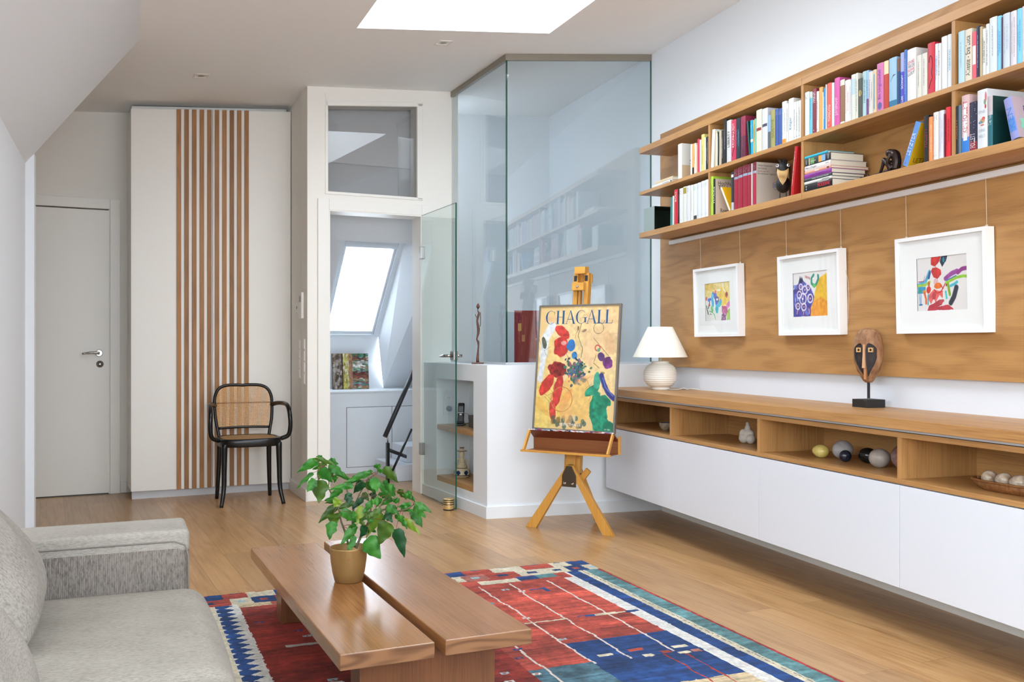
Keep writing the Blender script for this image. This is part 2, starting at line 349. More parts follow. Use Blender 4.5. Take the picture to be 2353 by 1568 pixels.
# column side between stair wall and wardrobe, wall behind the wardrobe and the left door
b=B(); q=[(1.672,6.78),(1.702,7.42),(1.702,7.95),(2.2,9.3),(2.3,9.3),(1.86,7.9),(1.86,6.86),(1.832,6.80)]
addprism(b,[Bw(*p)[:2] for p in q[:3]+[(1.80,7.95),(1.80,6.85)]],0,3.5); struct('wall_column',b,WALL)
def bf(u,v,w): return Bw(u,7.80+w,v)
b=B(); panel(b,[-1.4,-.440,.427,1.80],[0,2.137,3.5],{(1,0)},bf,.12); addbox(b,-.60,.60,7.95,8.0,0,2.4,Matrix.Rotation(TB,4,'Z')); struct('wall_back',b,WALL)
b=B(); panel(b,[5.9,6.25,7.65,7.81],[0,.6,2.5,3.5],{(1,1)},lambda u,v,w:Bw(-.65-w,u,v),.10); struct('wall_left_back',b,WALL)  # opening out of view, added to brighten the left door and wardrobe
b=B()
for a in ((6.25,6.30,.6,2.5),(7.60,7.65,.6,2.5),(6.25,7.65,.6,.65),(6.25,7.65,2.45,2.5)): addbox(b,-.72,-.67,a[0],a[1],a[2],a[3],Matrix.Rotation(TB,4,'Z'))
struct('added_window',b,LACQ2)  # frame of the added, unseen window
# left knee wall and roof slope (ends at the post beside the sofa)
cdir=Vector((.0616,-.998)); cnr=Vector((-.868,5.861)); cper=Vector((.998,.0616))
def Lw(t,s,z): p=cnr+cdir*t+cper*s; return Vector((p.x,p.y,z))
b=B(); addprism(b,[(0,2.30),(0,-.14),(-.14,-.14),(-.14,2.30)][0:0] or [(0,0),(2.30,0),(2.30,-.14),(0,-.14)],0,2.122,lambda t,s,z:Lw(t,s,z)); struct('wall_left',b,WALLC)
b=B(); P4=[(0,2.122),(.585,2.872),(.50,2.98),(-.14,2.20),(-.14,2.122)]
addprism(b,P4,0,2.30,lambda s,z,t:Lw(t,s,z)); struct('trim_1',b,WALLC)
b=B(); addprism(b,[(-.005,0),(.044,0),(.044,2.178),(-.005,2.116)],-.10,.0,lambda s,z,t:Lw(t,s,z)); struct('trim_2',b,WALLC)
b=B(); addbox(b,0,1.6,-.001,.004,.12,2.06,Matrix.Translation(Lw(.43,0,0))@Matrix(((cdir.x,cper.x,0,0),(cdir.y,cper.y,0,0),(0,0,1,0),(0,0,0,1)))); struct('trim_3',b,WALLC)
# dormer niche with the windows that light the room from the left, and the wall behind the camera
cy=Lw(2.30,0,0)
b=B(); addprism(b,[(cy.x-.14,cy.y),(-2.3,cy.y),(-2.3,cy.y+.12),(cy.x-.14,cy.y+.12)],0,3.3); struct('wall_dormer',b,WALL)
b=B(); panel(b,[-2.6,-1.9,-.6,-.4,.9,1.1,2.4,9.4],[0,1.15,2.35,3.4],{(1,1),(3,1),(5,1)},lambda u,v,w:(-2.2-w,u,v),.15)
struct('wall_window',b,WALL)
b=B(); panel(b,[-2.4,-1.7,-.3,-.1,1.3,1.5,2.9,3.3],[0,.95,2.65,3.6],{(1,1),(3,1),(5,1)},lambda u,v,w:(u,-2.2-w,v),.15); struct('wall_rear',b,WALL)
b=B()
for y0,y1 in ((-1.9,-.6),(-.4,.9),(1.1,2.4)):
    for a in ((y0,y0+.05,1.15,2.35),(y1-.05,y1,1.15,2.35),(y0,y1,1.15,1.2),(y0,y1,2.3,2.35),((y0+y1)/2-.025,(y0+y1)/2+.025,1.15,2.35)): addbox(b,-2.28,-2.22,*a)
struct('window_1',b,LACQ2)
b=B()
for x0,x1 in ((-1.7,-.3),(-.1,1.3),(1.5,2.9)):
    for a in ((x0,x0+.05,.95,2.65),(x1-.05,x1,.95,2.65),(x0,x1,.95,1.0),(x0,x1,2.6,2.65)): addbox(b,a[0],a[1],-2.28,-2.22,a[2],a[3])
struct('window_2',b,LACQ2)
# low wall: L shape with shelf niche
A=Vector((1.806,5.895)); R_=Vector((3.02,5.84)); NX=2.55
a_=Bw(2.55,5.602); 
niche=(5.825,6.500,.136,.877); D=.26
b=B(); C0=A; 
tl=lambda u,v,w:Vector((*( Vector(Bw(NX,6.78)[:2])+(Vector((A.x,A.y))-Vector(Bw(NX,6.78)[:2]))*u+Vector((CB,SB))*w),v))
L=(Vector(Bw(NX,6.78)[:2])-A).length
u0=(6.78-6.500)/(6.78-5.602); u1=(6.78-5.825)/(6.78-5.602)
panel(b,[0,u0,u1,1-.0001],[0,.136,.877,.987],{(1,1)},tl,D)
# body behind the niche and the arm towards the right wall
def P2(x,y): return Bw(x,y)[:2]
addprism(b,[tl(0,0,D)[:2],tl(1,0,D)[:2],tl(1,0,.46)[:2],tl(0,0,.46)[:2]],0,.987)
addprism(b,[tuple(A),tuple(R_),(3.02,6.45),(A.x+.40,6.45+.1),tl(1,0,.27)[:2],],0,.9869)
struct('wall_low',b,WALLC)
# far wall of the stair hall and its slanting return
b=B(); addprism(b,[P2(2.85,7.515),P2(4.4,7.515),P2(4.4,9.6),P2(3.75,9.6)],-.1,3.5); struct('wall_hall',b,WALLC)
# stair hall: knee wall with cupboard, roof slope with roof window, side
KY=8.10
RBm=Matrix.Rotation(TB,4,'Z')
b=B(); addbox(b,1.76,3.7,KY,KY+.66,0,.703,RBm); addbox(b,1.76,3.7,KY-.012,KY+.66,.703,.715,RBm); struct('wall_knee',b,WALLC)
def Sy(z): return 8.60-(z-.715)/1.12
def xe(y): return 2.90 if y<7.5 else 2.90+(y-7.5)*.432
def Sp(x,z,o=0): y=Sy(z); return Bw(x,y+o,z)
def Rr(z): return 2.836+.11*(z-.71)
b=B()
def quad(*p): b.faces.new([b.verts.new(x) for x in p])
HB,HT_=.715,1.955
zz0=[.715,1.0,1.3,1.6,1.77,HT_]
for za,zb_ in zip(zz0,zz0[1:]):
    quad(Sp(1.76,za),Sp(2.14,za),Sp(2.14,zb_),Sp(1.76,zb_)); quad(Sp(Rr(za),za),Sp(xe(Sy(za)),za),Sp(xe(Sy(zb_)),zb_),Sp(Rr(zb_),zb_))
quad(Sp(1.76,HT_),Sp(2.842,HT_),Sp(2.842,2.5),Sp(1.76,2.5))
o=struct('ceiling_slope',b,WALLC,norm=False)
# lining of the recess, widening towards the room
WL,WR=2.19,2.745; OF=.30
b=B(); wb=(1.20,8.60+OF-(1.20-.715)/1.12); wt=(1.99,8.60+OF-(1.99-.715)/1.12)
quad(Sp(Rr(.715),.715),Sp(Rr(HT_),HT_),Bw(WR,wt[1],wt[0]),Bw(WR,wb[1],wb[0]))
quad(Sp(2.14,.715),Bw(WL,wb[1],wb[0]),Bw(WL,wt[1],wt[0]),Sp(2.14,HT_))
quad(Sp(2.14,HT_),Bw(WL,wt[1],wt[0]),Bw(WR,wt[1],wt[0]),Sp(Rr(HT_),HT_))
quad(Bw(2.14,8.60,.715),Bw(Rr(.715),8.60,.715),Bw(2.80,8.60,.95),Bw(2.15,8.60,.95)); quad(Bw(2.15,8.60,.95),Bw(2.80,8.60,.95),Bw(WR,wb[1],wb[0]),Bw(WL,wb[1],wb[0]))
struct('trim_6',b,WALLC,norm=False)
b=B(); addbox(b,1.76,2.85,7.0,7.06,2.48,3.5,RBm); struct('wall_hall_upper',b,WALLC)
b=B(); addprism(b,[P2(1.762,6.945),P2(1.80,6.945),P2(1.80,9.3),P2(1.762,9.3)],0,2.6); struct('wall_hall_left',b,WALLC)
def wp(x,z,o=0): return Bw(x,8.60+OF-(z-.715)/1.12+o,z)
wr=thing('roof_window','white framed roof window with a drawn pleated blind above the stair hall cupboard','roof window')
def fbar(b,x0,x1,z0,z1,o0,o1):
    addhull(b,[wp(x,z,o) for o in (o0,o1) for x,z in ((x0,z0),(x1,z0),(x1,z1),(x0,z1))],[(0,1,2,3),(4,5,6,7),(0,1,5,4),(1,2,6,5),(2,3,7,6),(3,0,4,7)])
WF=mat('window_frame_white',(225,232,238),.35)
for a in ((2.17,2.235,1.17,2.01),(2.70,2.765,1.17,2.01),(2.235,2.70,1.17,1.215),(2.235,2.70,1.94,2.01)):
    b=B(); fbar(b,*a,-.004,.08); obj('window_frame',b,WF,wr,bev=.003)
for a in ((2.236,2.258,1.216,1.94),(2.677,2.699,1.216,1.94),(2.258,2.677,1.216,1.245)):
    b=B(); fbar(b,*a,.012,.07); obj('sash',b,WF,wr,bev=.003)
b=B(); N=40
for i in range(N):
    va=1.245+(1.94-1.245)*i/N; vb=1.245+(1.94-1.245)*(i+1)/N; vm=(va+vb)/2
    v=[b.verts.new(x) for x in (wp(2.258,va,.03),wp(2.677,va,.03),wp(2.258,vm,.045),wp(2.677,vm,.045),wp(2.258,vb,.03),wp(2.677,vb,.03))]; b.faces.new((v[0],v[1],v[3],v[2])); b.faces.new((v[2],v[3],v[5],v[4]))
bl=mat('pleated_blind',(250,252,255),.8); bl.node_tree.nodes.clear()
o_=nd(bl,'ShaderNodeOutputMaterial'); d_=nd(bl,'ShaderNodeBsdfDiffuse'); t_=nd(bl,'ShaderNodeBsdfTranslucent'); m_=nd(bl,'ShaderNodeMixShader'); m_.inputs[0].default_value=.8
d_.inputs[0].default_value=(.9,.92,.95,1); t_.inputs[0].default_value=(.95,.97,1,1); lk(bl,d_.outputs[0],m_.inputs[1]); lk(bl,t_.outputs[0],m_.inputs[2]); tp_=nd(bl,'ShaderNodeBsdfTransparent'); m2_=nd(bl,'ShaderNodeMixShader'); m2_.inputs[0].default_value=.45; lk(bl,m_.outputs[0],m2_.inputs[1]); lk(bl,tp_.outputs[0],m2_.inputs[2]); lk(bl,m2_.outputs[0],o_.inputs[0])
obj('blind',b,bl,wr,norm=False)
# hall step and baseboards
b=B(); addbox(b,2.557,3.30,7.441,7.95,0,.135,Matrix.Rotation(TB,4,'Z')); addbox(b,2.70,3.30,7.56,7.95,.135,.27,Matrix.Rotation(TB,4,'Z')); 
o=obj('stair_step',b,LACQ,bev=.004); tag(o,'white bottom steps of the staircase seen through the open glass door','stairs')
RB=Matrix.Rotation(TB,4,'Z')
def base_b(n,x0,x1,y0,y1,h=.085): struct(n,bbox(x0,x1,y0,y1,0,h,RB),TRIM,bev=.003)
base_b('baseboard_stair',1.658,1.745,6.766,6.78)
b=B(); addprism(b,[P2(1.658,6.766),P2(1.672,6.766),P2(1.702,7.44),P2(1.688,7.44)],0,.085); struct('baseboard_column',b,TRIM)
base_b('baseboard_back',.50,.545,7.786,7.80,.085)
base_b('baseboard_hall',2.60,3.05,8.088,8.10,.07)
b=B(); off=tl(0,0,-.013); 
addprism(b,[tl(0,0,-.013)[:2],tl(1.012,0,-.013)[:2],tl(1,0,0)[:2],tl(0,0,0)[:2]],0,.075)
struct('baseboard_low_left',b,WALLC)
nr=Vector((R_.y-A.y,-(R_.x-A.x))).normalized()*.013
b=B(); c_=tl(1.012,0,-.013)[:2]; addprism(b,[c_,(R_.x,R_.y+nr.y),(R_.x,R_.y),tuple(A)],0,.075); struct('baseboard_low_front',b,WALLC)
struct('baseboard_right',bbox(3.008,3.02,-2,5.80,.0,.075),TRIM)
# frame of transom (trim), casings
b=B()
for (x0,x1,z0,z1) in ((1.800,1.822,2.215,2.93),(2.503,2.546,2.21,2.935)): addbox(b,x0,x1,6.772,6.80,z0,z1,RB)
def zq(x): return 2.921+.097*(x-2.511)
addhull(b,[Bw(x,y,z) for x,y,z in [(1.80,6.772,zq(1.80)-.012),(2.547,6.772,zq(2.547)-.012),(2.547,6.80,zq(2.547)-.012),(1.80,6.80,zq(1.80)-.012),(1.80,6.772,zq(1.80)+.022),(2.547,6.772,zq(2.547)+.022),(2.547,6.80,zq(2.547)+.022),(1.80,6.80,zq(1.80)+.022)]],[(0,1,2,3),(4,5,6,7),(0,1,5,4),(1,2,6,5),(2,3,7,6),(3,0,4,7)])
addbox(b,1.80,2.547,6.772,6.80,2.205,2.226,RB)
w=struct('window_3',b,TRIM,bev=.003)
b=B(); addhull(b,[Bw(x,y,z) for x,y,z in [(1.812,6.82,2.223),(2.511,6.82,2.223),(2.511,6.82,2.921),(1.812,6.82,2.853)]],[(0,1,2,3)]); g=obj('pane',b,GLASST,w)
# stair door frame
d1=thing('door_frame','d','d'); del d1['label']; del d1['category']; d1.name='door_1'; d1['kind']='structure'
b=B(); addbox(b,1.745,1.826,6.762,6.78,0,2.169,RB); addbox(b,2.534,2.612,6.762,6.78,0,2.169,RB); addbox(b,1.826,2.534,6.762,6.78,2.09,2.169,RB); obj('casing',b,TRIM,d1,bev=.003)
b=B(); addbox(b,1.826,1.834,6.765,6.95,0,2.09,RB); addbox(b,2.526,2.534,6.765,6.95,0,2.09,RB); addbox(b,1.826,2.534,6.765,6.95,2.082,2.09,RB); obj('jamb',b,TRIM,d1,bev=.001)
# left door
d2=bpy.data.objects.new('door_2',None); COL.objects.link(d2); d2['kind']='structure'
b=B(); addbox(b,.427,.499,7.776,7.80,0,2.213,RB); addbox(b,-.44,.427,7.776,7.80,2.137,2.213,RB); addbox(b,-.512,-.44,7.776,7.80,0,2.213,RB); addbox(b,.418,.427,7.785,7.92,0,2.137,RB); obj('casing',b,TRIM,d2,bev=.003)
leaf=obj('leaf',bbox(-.436,.420,7.785,7.825,.008,2.128,RB),LACQ2,d2,bev=.002)
b=B(); M=RB@Matrix.Translation((.352,7.785,1.057))@Matrix.Rotation(PI/2,4,'X'); addlathe(b,[(.0,0),(.026,0),(.026,.008),(.022,.012)],28,M); 
addtube(b,[Bw(.352,7.785,1.057),Bw(.352,7.735,1.057)],.009); addtube(b,spline([Bw(.352,7.738,1.057),Bw(.33,7.733,1.060),Bw(.29,7.733,1.060),Bw(.235,7.735,1.053)],5),[.010]*8+[.009]*4+[.007]*4,12)
obj('handle',b,METAL,leaf)
b=B(); M=RB@Matrix.Translation((.358,7.785,.975))@Matrix.Rotation(PI/2,4,'X'); addlathe(b,[(.0,0),(.026,0),(.024,.008),(.006,.009),(.005,.012)],28,M); obj('keyhole_rosette',b,METAL,leaf)
struct('trim_4',bbox(-.44,.42,7.79,7.83,0,.006,RB),BLACK)
# ceiling lights
for (x,y),lb in (((2.23,5.57),'small square recessed ceiling spot below the bright rooflight'),((.922,6.62),'small square recessed ceiling spot above the slatted wardrobe')):
    p=Bw(x,y); z=ceilz(p.x,p.y); sl=math.atan(.078)
    t=thing('ceiling_spot',lb,'ceiling light',(p.x,p.y,z),TB,'recessed ceiling spots'); t.rotation_euler=(0,-sl,TB)
    b=B(); s=.048
    for a in ((-s,s,-s,-s+.012),(-s,s,s-.012,s),(-s,-s+.012,-s,s),(s-.012,s,-s,s)): addbox(b,a[0],a[1],a[2],a[3],-.003,.004)
    addlathe(b,[(.034,-.001),(.037,-.003),(.047,-.001)],24,cap=False); obj('trim_ring',b,LACQ2,t,bev=.001)
    b=B(); addlathe(b,[(0,-.0012),(.020,-.0012),(.018,-.0025),(.0,-.0025)],24); obj('lens',b,mat('spot_lens',(150,150,150),.3),t)
    obj('plate',bbox(-s+.012,s-.012,-s+.012,s-.012,-.0010,.002),mat('spot_plate',(226,224,220),.4),t)
# ================= glass partition =================
gp=thing('glass_partition','tall frameless glass partition standing on the white low wall','glass partition')
gc=Vector((1.985,6.04)); gr=Vector((3.019,5.985)); gl=Vector(Bw(2.785,6.772)[:2])
def gz(p): return ceilz(p.x,p.y)
def pane(p,q,th=.010):
    b=B(); d=(q-p).normalized(); n=Vector((-d.y,d.x))*th/2; z0=.992
    v=[(p-n),(q-n),(q+n),(p+n)]
    addhull(b,[(c.x,c.y,z0) for c in v]+[(c.x,c.y,gz(c)-.03) for c in v],[(0,1,2,3),(4,5,6,7),(0,1,5,4),(1,2,6,5),(2,3,7,6),(3,0,4,7)]); return b
obj('pane',pane(gc,gr),GLASS,gp); obj('pane',pane(gl,gc),GLASS,gp)
def edge(p,name='edge',z0=.992,dz=-.03,s=.006):
    b=B(); addbox(b,p.x-s,p.x+s,p.y-s,p.y+s,z0,gz(p)+dz); return obj(name,b,GEDGE,gp)
edge(gc,s=.005); edge(gr+Vector((-.003,-.006)),s=.003)
def railseg(p,q,name,m,h0,h1,wd,flat=None):
    b=B(); d=(q-p).normalized(); n=Vector((-d.y,d.x))*wd/2; v=[(p-n),(q-n),(q+n),(p+n)]
    z=lambda c,k:(flat+k if flat is not None else gz(c)+k)
    addhull(b,[(c.x,c.y,z(c,h0)) for c in v]+[(c.x,c.y,z(c,h1)) for c in v],[(0,1,2,3),(4,5,6,7),(0,1,5,4),(1,2,6,5),(2,3,7,6),(3,0,4,7)]); return obj(name,b,m,gp)
e=(gc-gl).normalized()*.014
railseg(gc+Vector((-.012,0)),gr,'top_rail',BRONZER,-.042,-.002,.028); railseg(gl,gc+e,'top_rail',BRONZER,-.042,-.002,.028)
railseg(gc,gr,'bottom_rail',ALU,0,.014,.024,.988); railseg(gl,gc+e,'bottom_rail',ALU,0,.014,.024,.988)
# ================= glass door =================
gd=thing('glass_door','open frameless glass door with green edge beside the low wall','glass door',(1.62,6.945,0),0)
e1=Vector((1.694,6.235)); h1=Vector((1.622,6.945)); L=(e1-h1).length; gd.rotation_euler.z=math.atan2(e1.y-h1.y,e1.x-h1.x)
obj('pane',bbox(.004,L-.004,-.004,.004,.012,2.078),GLASSD,gd)
b=B(); addbox(b,L-.004,L,-.0042,.0042,.012,2.078); addbox(b,0,L,-.0042,.0042,2.0765,2.078); addbox(b,0,L,-.0042,.0042,.010,.012); obj('edge',b,GEDGE,gd)
for z in (1.80,.35):
    b=B(); addbox(b,-.012,.03,-.018,.016,z-.045,z+.045); obj('hinge',b,METAL,gd,bev=.003)
b=B(); z=1.045; addbox(b,L-.075,L-.004,-.016,.016,z-.032,z+.032); lc=obj('lock_case',b,METAL,gd,bev=.004)
for s in (-1,1):
    b=B(); addtube(b,[(L-.038,s*.014,z),(L-.038,s*.055,z)],.010,14); addtube(b,spline([(L-.038,s*.052,z),(L-.06,s*.062,z),(L-.10,s*.062,z-.002),(L-.155,s*.058,z-.004)],5),[.0105]*8+[.010]*4+[.007]*4,12); obj('lever',b,METAL,lc)
# door stop on floor
t=thing('door_stop','squat round wood-coloured door stop with black rubber rings on the floor','door stop',(1.654,6.29,0))
b=B(); addlathe(b,[(.0,.004),(.034,.004),(.035,.01),(.035,.074),(.030,.078),(0,.079)],36); obj('body',b,mat('brass_wood',(206,170,112),.3,.3),t)
for z in (.004,.040,.054,.068):
    b=B(); addlathe(b,[(.034,z-.003),(.0375,z-.002),(.0375,z+.002),(.034,z+.003)],36); obj('ring',b,BLACK,t)
# handrail in the stair hall
t=thing('stair_handrail','dark handrail with black post rising beside the white steps','handrail')
zc=lambda x,y,z:Bw(x,y,z)
b=B(); addbox(b,2.475,2.497,7.40,7.44,0,.325,RB); obj('post',b,BLACK,t,bev=.002)
obj('pin',(lambda b:(addtube(b,[Bw(2.486,7.42,.32),Bw(2.486,7.42,.385)],.006),b)[1])(B()),METAL,t)
obj('rail',(lambda b:(addtube(b,[Bw(2.462,7.42,.375),Bw(2.78,7.55,.95)],.019,14),b)[1])(B()),DARK,t)
obj('rail',(lambda b:(addtube(b,[Bw(2.497,7.42,.265),Bw(2.75,7.62,.165)],.015,12),b)[1])(B()),DARK,t)
obj('brace',(lambda b:(addtube(b,[Bw(2.50,7.41,.05),Bw(2.72,7.50,.42)],.010,10),b)[1])(B()),BLACK,t)
# cupboard door in knee wall
t=thing('knee_cupboard','flush grey-white cupboard doors in the low wall under the roof window','cupboard')
b=B(); addbox(b,2.343,2.749,8.094,8.10,.055,.572,RB); obj('door',b,WALLC,t,bev=.001); b=B(); addbox(b,2.754,3.20,8.094,8.10,.055,.572,RB); obj('door',b,WALLC,t,bev=.001)
b=B()
for a in ((2.339,2.343,.05,.577),(2.339,3.20,.572,.576),(2.339,3.20,.051,.055),(2.749,2.754,.05,.577)): addbox(b,a[0],a[1],8.0985,8.10,a[2],a[3],RB)
obj('gap_lines',b,mat('shadow_gap',(96,96,98),.8),t)
# reclaimed-wood picture on the ledge
t=thing('wood_collage','square picture of weathered painted boards leaning on the stair hall ledge','picture',Bw(2.34,8.50,.715),TB)
t.location=Bw(2.488,8.47,.7152); t.rotation_euler=(math.radians(-7),0,TB)
cv=Canvas(150,150,(96,70,52),31)
cv.rect(0,.25,0,1,(120,104,88),var=.5); 
for k in range(60): cv.blob(random.uniform(0,.24),random.random(),.03,.05,random.choice([(180,170,160),(60,44,34),(150,140,130),(86,66,50)]),a=.8)
cv.rect(.25,.30,0,1,(60,38,28),var=.3); cv.rect(.29,.47,0,1,(178,166,84),var=.4)
for k in range(40): cv.blob(random.uniform(.30,.46),random.random(),.02,.05,random.choice([(205,200,150),(150,140,60),(120,90,50),(215,205,190)]),a=.8)
cv.rect(.45,.56,0,1,(150,110,84),var=.3)
for i,c in enumerate([(150,120,90),(120,150,160),(140,116,90),(110,60,44),(96,40,32),(120,150,120),(200,200,190),(150,150,140),(90,60,46),(60,110,80)]):
    cv.rect(.55,1,i*.1,i*.1+.09,c,var=.5)
for k in range(70): cv.blob(random.uniform(.56,1),random.random(),.05,.018,random.choice([(205,205,200),(70,44,34),(60,120,90),(150,60,50),(120,160,170),(150,100,60)]),a=.8)
gridmesh('painting',cv.img,lambda u,v:(u*.335-.1675,np.full_like(u,-.016)+0*v,v*.325),PAINT,t)
obj('board',bbox(-.1675,.1675,-.0155,.012,0,.325),mat('board_edge',(70,46,34),.8),t)
# thermostats and switches on the column side
def colside(x0,x1,z0,z1,th): # px-independent: s along side from corner
    pass
cs0=Vector(Bw(1.672,6.78)[:2]); cs1=Vector(Bw(1.702,7.42)[:2]); cd=(cs1-cs0).normalized(); cn=Vector((-cd.y,cd.x))
CM=Matrix(((cd.x,cn.x,0,cs0.x),(cd.y,cn.y,0,cs0.y),(0,0,1,0),(0,0,0,1)))
t=thing('thermostat','white wall thermostat with small grey display above the switches','thermostat')
h_=obj('housing',bbox(.11,.22,0,.022,1.31,1.50,CM),LACQ2,t,bev=.004); obj('display',bbox(.135,.19,.022,.0232,1.43,1.475,CM),mat('lcd_grey',(150,150,146),.4),h_)
t=thing('room_thermostat','smaller white wall control left of the thermostat','thermostat')
obj('housing',bbox(.26,.34,0,.02,1.355,1.43,CM),LACQ2,t,bev=.004); obj('display',bbox(.28,.31,.02,.0212,1.385,1.405,CM),mat('lcd_grey',(150,150,146),.4),t)
for (s0,lb,zb,zt) in ((.055,'nearer column of stacked white light switches on the column side',.835,1.165),(.24,'farther column of stacked white light switches beside the wardrobe',.87,1.16)):
    t=thing('light_switch_panel',lb,'light switch'); t['group']='stacked light switches'
    obj('plate',bbox(s0,s0+.085,0,.006,zb,zt,CM),LACQ2,t,bev=.002); n=4; hh=(zt-zb)/n
    for k in range(n): obj('rocker',bbox(s0+.008,s0+.077,.006,.011,zb+k*hh+.006,zb+(k+1)*hh-.006,CM),TRIM,t,bev=.0015)
# ================= wardrobe =================
wd=thing('wardrobe','tall white two-door wardrobe with vertical oak slats','wardrobe',Bw(0,0,0),TB)
def wz(x): return 2.822+.0852*(x-.546)
def wdoor(x0,x1,name):
    b=B(); y0,y1=7.40,7.422; addhull(b,[(x,y,z) for y in (y0,y1) for x,z in ((x0,.060),(x1,.055),(x1,wz(x1)),(x0,wz(x0)))],[(0,1,2,3),(4,5,6,7),(0,1,5,4),(1,2,6,5),(2,3,7,6),(3,0,4,7)]); return obj(name,b,LACQW,wd,bev=.0015)
dl=wdoor(.546,1.1125,'door'); dr=wdoor(1.1155,1.696,'door')
xs=[.858+.0541*i for i in range(5)]+[1.1285+.0541*i for i in range(5)]
for i,x in enumerate(xs):
    x1=x+.031; b=B(); addhull(b,[(xx,y,z) for y in (7.388,7.3995) for xx,z in ((x,.058),(x1,.058),(x1,wz(x1)),(x,wz(x)))],[(0,1,2,3),(4,5,6,7),(0,1,5,4),(1,2,6,5),(2,3,7,6),(3,0,4,7)])
    obj('slat',b,SLAT,dl if i<5 else dr,bev=.0008)
b=B(); addbox(b,.55,1.69,7.424,7.80,.055,2.80); obj('carcass',b,LACQ2,wd)
b=B(); addbox(b,.555,1.69,7.435,7.50,0,.055); obj('plinth',b,mat('plinth_grey',(205,205,208),.4),wd)
b=B(); addhull(b,[(x,y,z) for y in (7.52,7.80) for x,z in ((.56,2.80),(1.69,2.80),(1.69,wz(1.69)+.045),(.56,wz(.56)+.045))],[(0,1,2,3),(4,5,6,7),(0,1,5,4),(1,2,6,5),(2,3,7,6),(3,0,4,7)]); obj('top_filler',b,LACQ2,wd)
# ================= wall shelf =================
sh=thing('wall_bookshelf','long oak wall bookshelf with three boards above the pictures','bookshelf')
Y0,Y1=1.35,5.617; XF=2.75; XB=2.98
obj('back_panel',bbox(XB,3.019,Y0,5.768,.977,2.53),PANEL,sh)
obj('top_board',bbox(XF,XB,Y0,Y1,2.354,2.392),OAKY,sh,bev=.0015)
obj('shelf_board',bbox(XF,XB,Y0,Y1,2.0865,2.1075),OAKY,sh,bev=.0015)
obj('bottom_board',bbox(XF,XB,Y0,Y1,1.8086,1.8425),OAKY,sh,bev=.0015)
for y0,y1 in ((4.728,4.747),(3.866,3.885),(2.915,2.933),(1.95,1.969)):
    obj('divider',bbox(XF+.002,XB,y0,y1,1.8425,2.0865),OAKZ,sh,bev=.001); obj('divider',bbox(XF+.002,XB,y0,y1,2.1075,2.354),OAKZ,sh,bev=.001)
for z0,z1 in ((1.809,1.842),(2.087,2.107),(2.355,2.391)): obj('joint_line',bbox(XF-.0004,XF+.01,3.8744,3.8756,z0,z1),mat('joint_dark',(120,84,50),.7),sh)
t=thing('picture_rail','slim white picture rail under the bookshelf','picture rail'); obj('rail',bbox(2.955,2.9795,Y0,5.60,1.772,1.797),mat('rail_white',(225,222,220),.4),t,bev=.001)
# ================= sideboard =================
sb=thing('sideboard','long floating oak and white lacquer sideboard along the right wall','sideboard')
YA,YE=1.30,5.80; XD=2.60
obj('top_board',bbox(2.555,3.019,YA,5.838,.797,.837),OAKY,sb,bev=.0015)
obj('metal_profile',bbox(2.575,2.60,YA,YE,.787,.797),ALU,sb)
obj('metal_groove',bbox(2.590,2.61,YA,YE,.7825,.787),mat('groove_dark',(50,48,46),.6),sb)
CX=2.588
b=B(); addbox(b,CX,3.015,YA,YE,.762,.7825); obj('carcass_top',b,OAKY,sb,bev=.001)
b=B(); addbox(b,CX,3.015,YA,YE,.583,.602); obj('carcass_floor',b,OAKY,sb,bev=.001)
obj('carcass_back',bbox(2.955,3.015,YA,YE,.602,.762),OAKY,sb)
for y in (5.78,4.8735,3.983,3.0165,1.9):
    obj('partition',bbox(CX+.0005,2.955,y,y+.0215,.602,.762),OAKZ,sb,bev=.001)
ys=[5.78,4.883,3.992,3.025,2.05,YA]
for a,c in zip(ys,ys[1:]): obj('door',bbox(XD-.012,XD+.01,c+.0015,a-.0015,.182,.578),LACQ,sb,bev=.0012)
obj('cabinet_body',bbox(XD+.0105,3.015,YA,5.779,.186,.5825),LACQ2,sb)
obj('bottom_panel',bbox(XD+.0105,3.015,YA,5.779,.182,.186),mat('side_grey',(190,188,190),.5),sb)
# white lacquered upstand behind the top
struct('trim_5',bbox(3.010,3.0195,YA,5.83,.837,.977),LACQ)
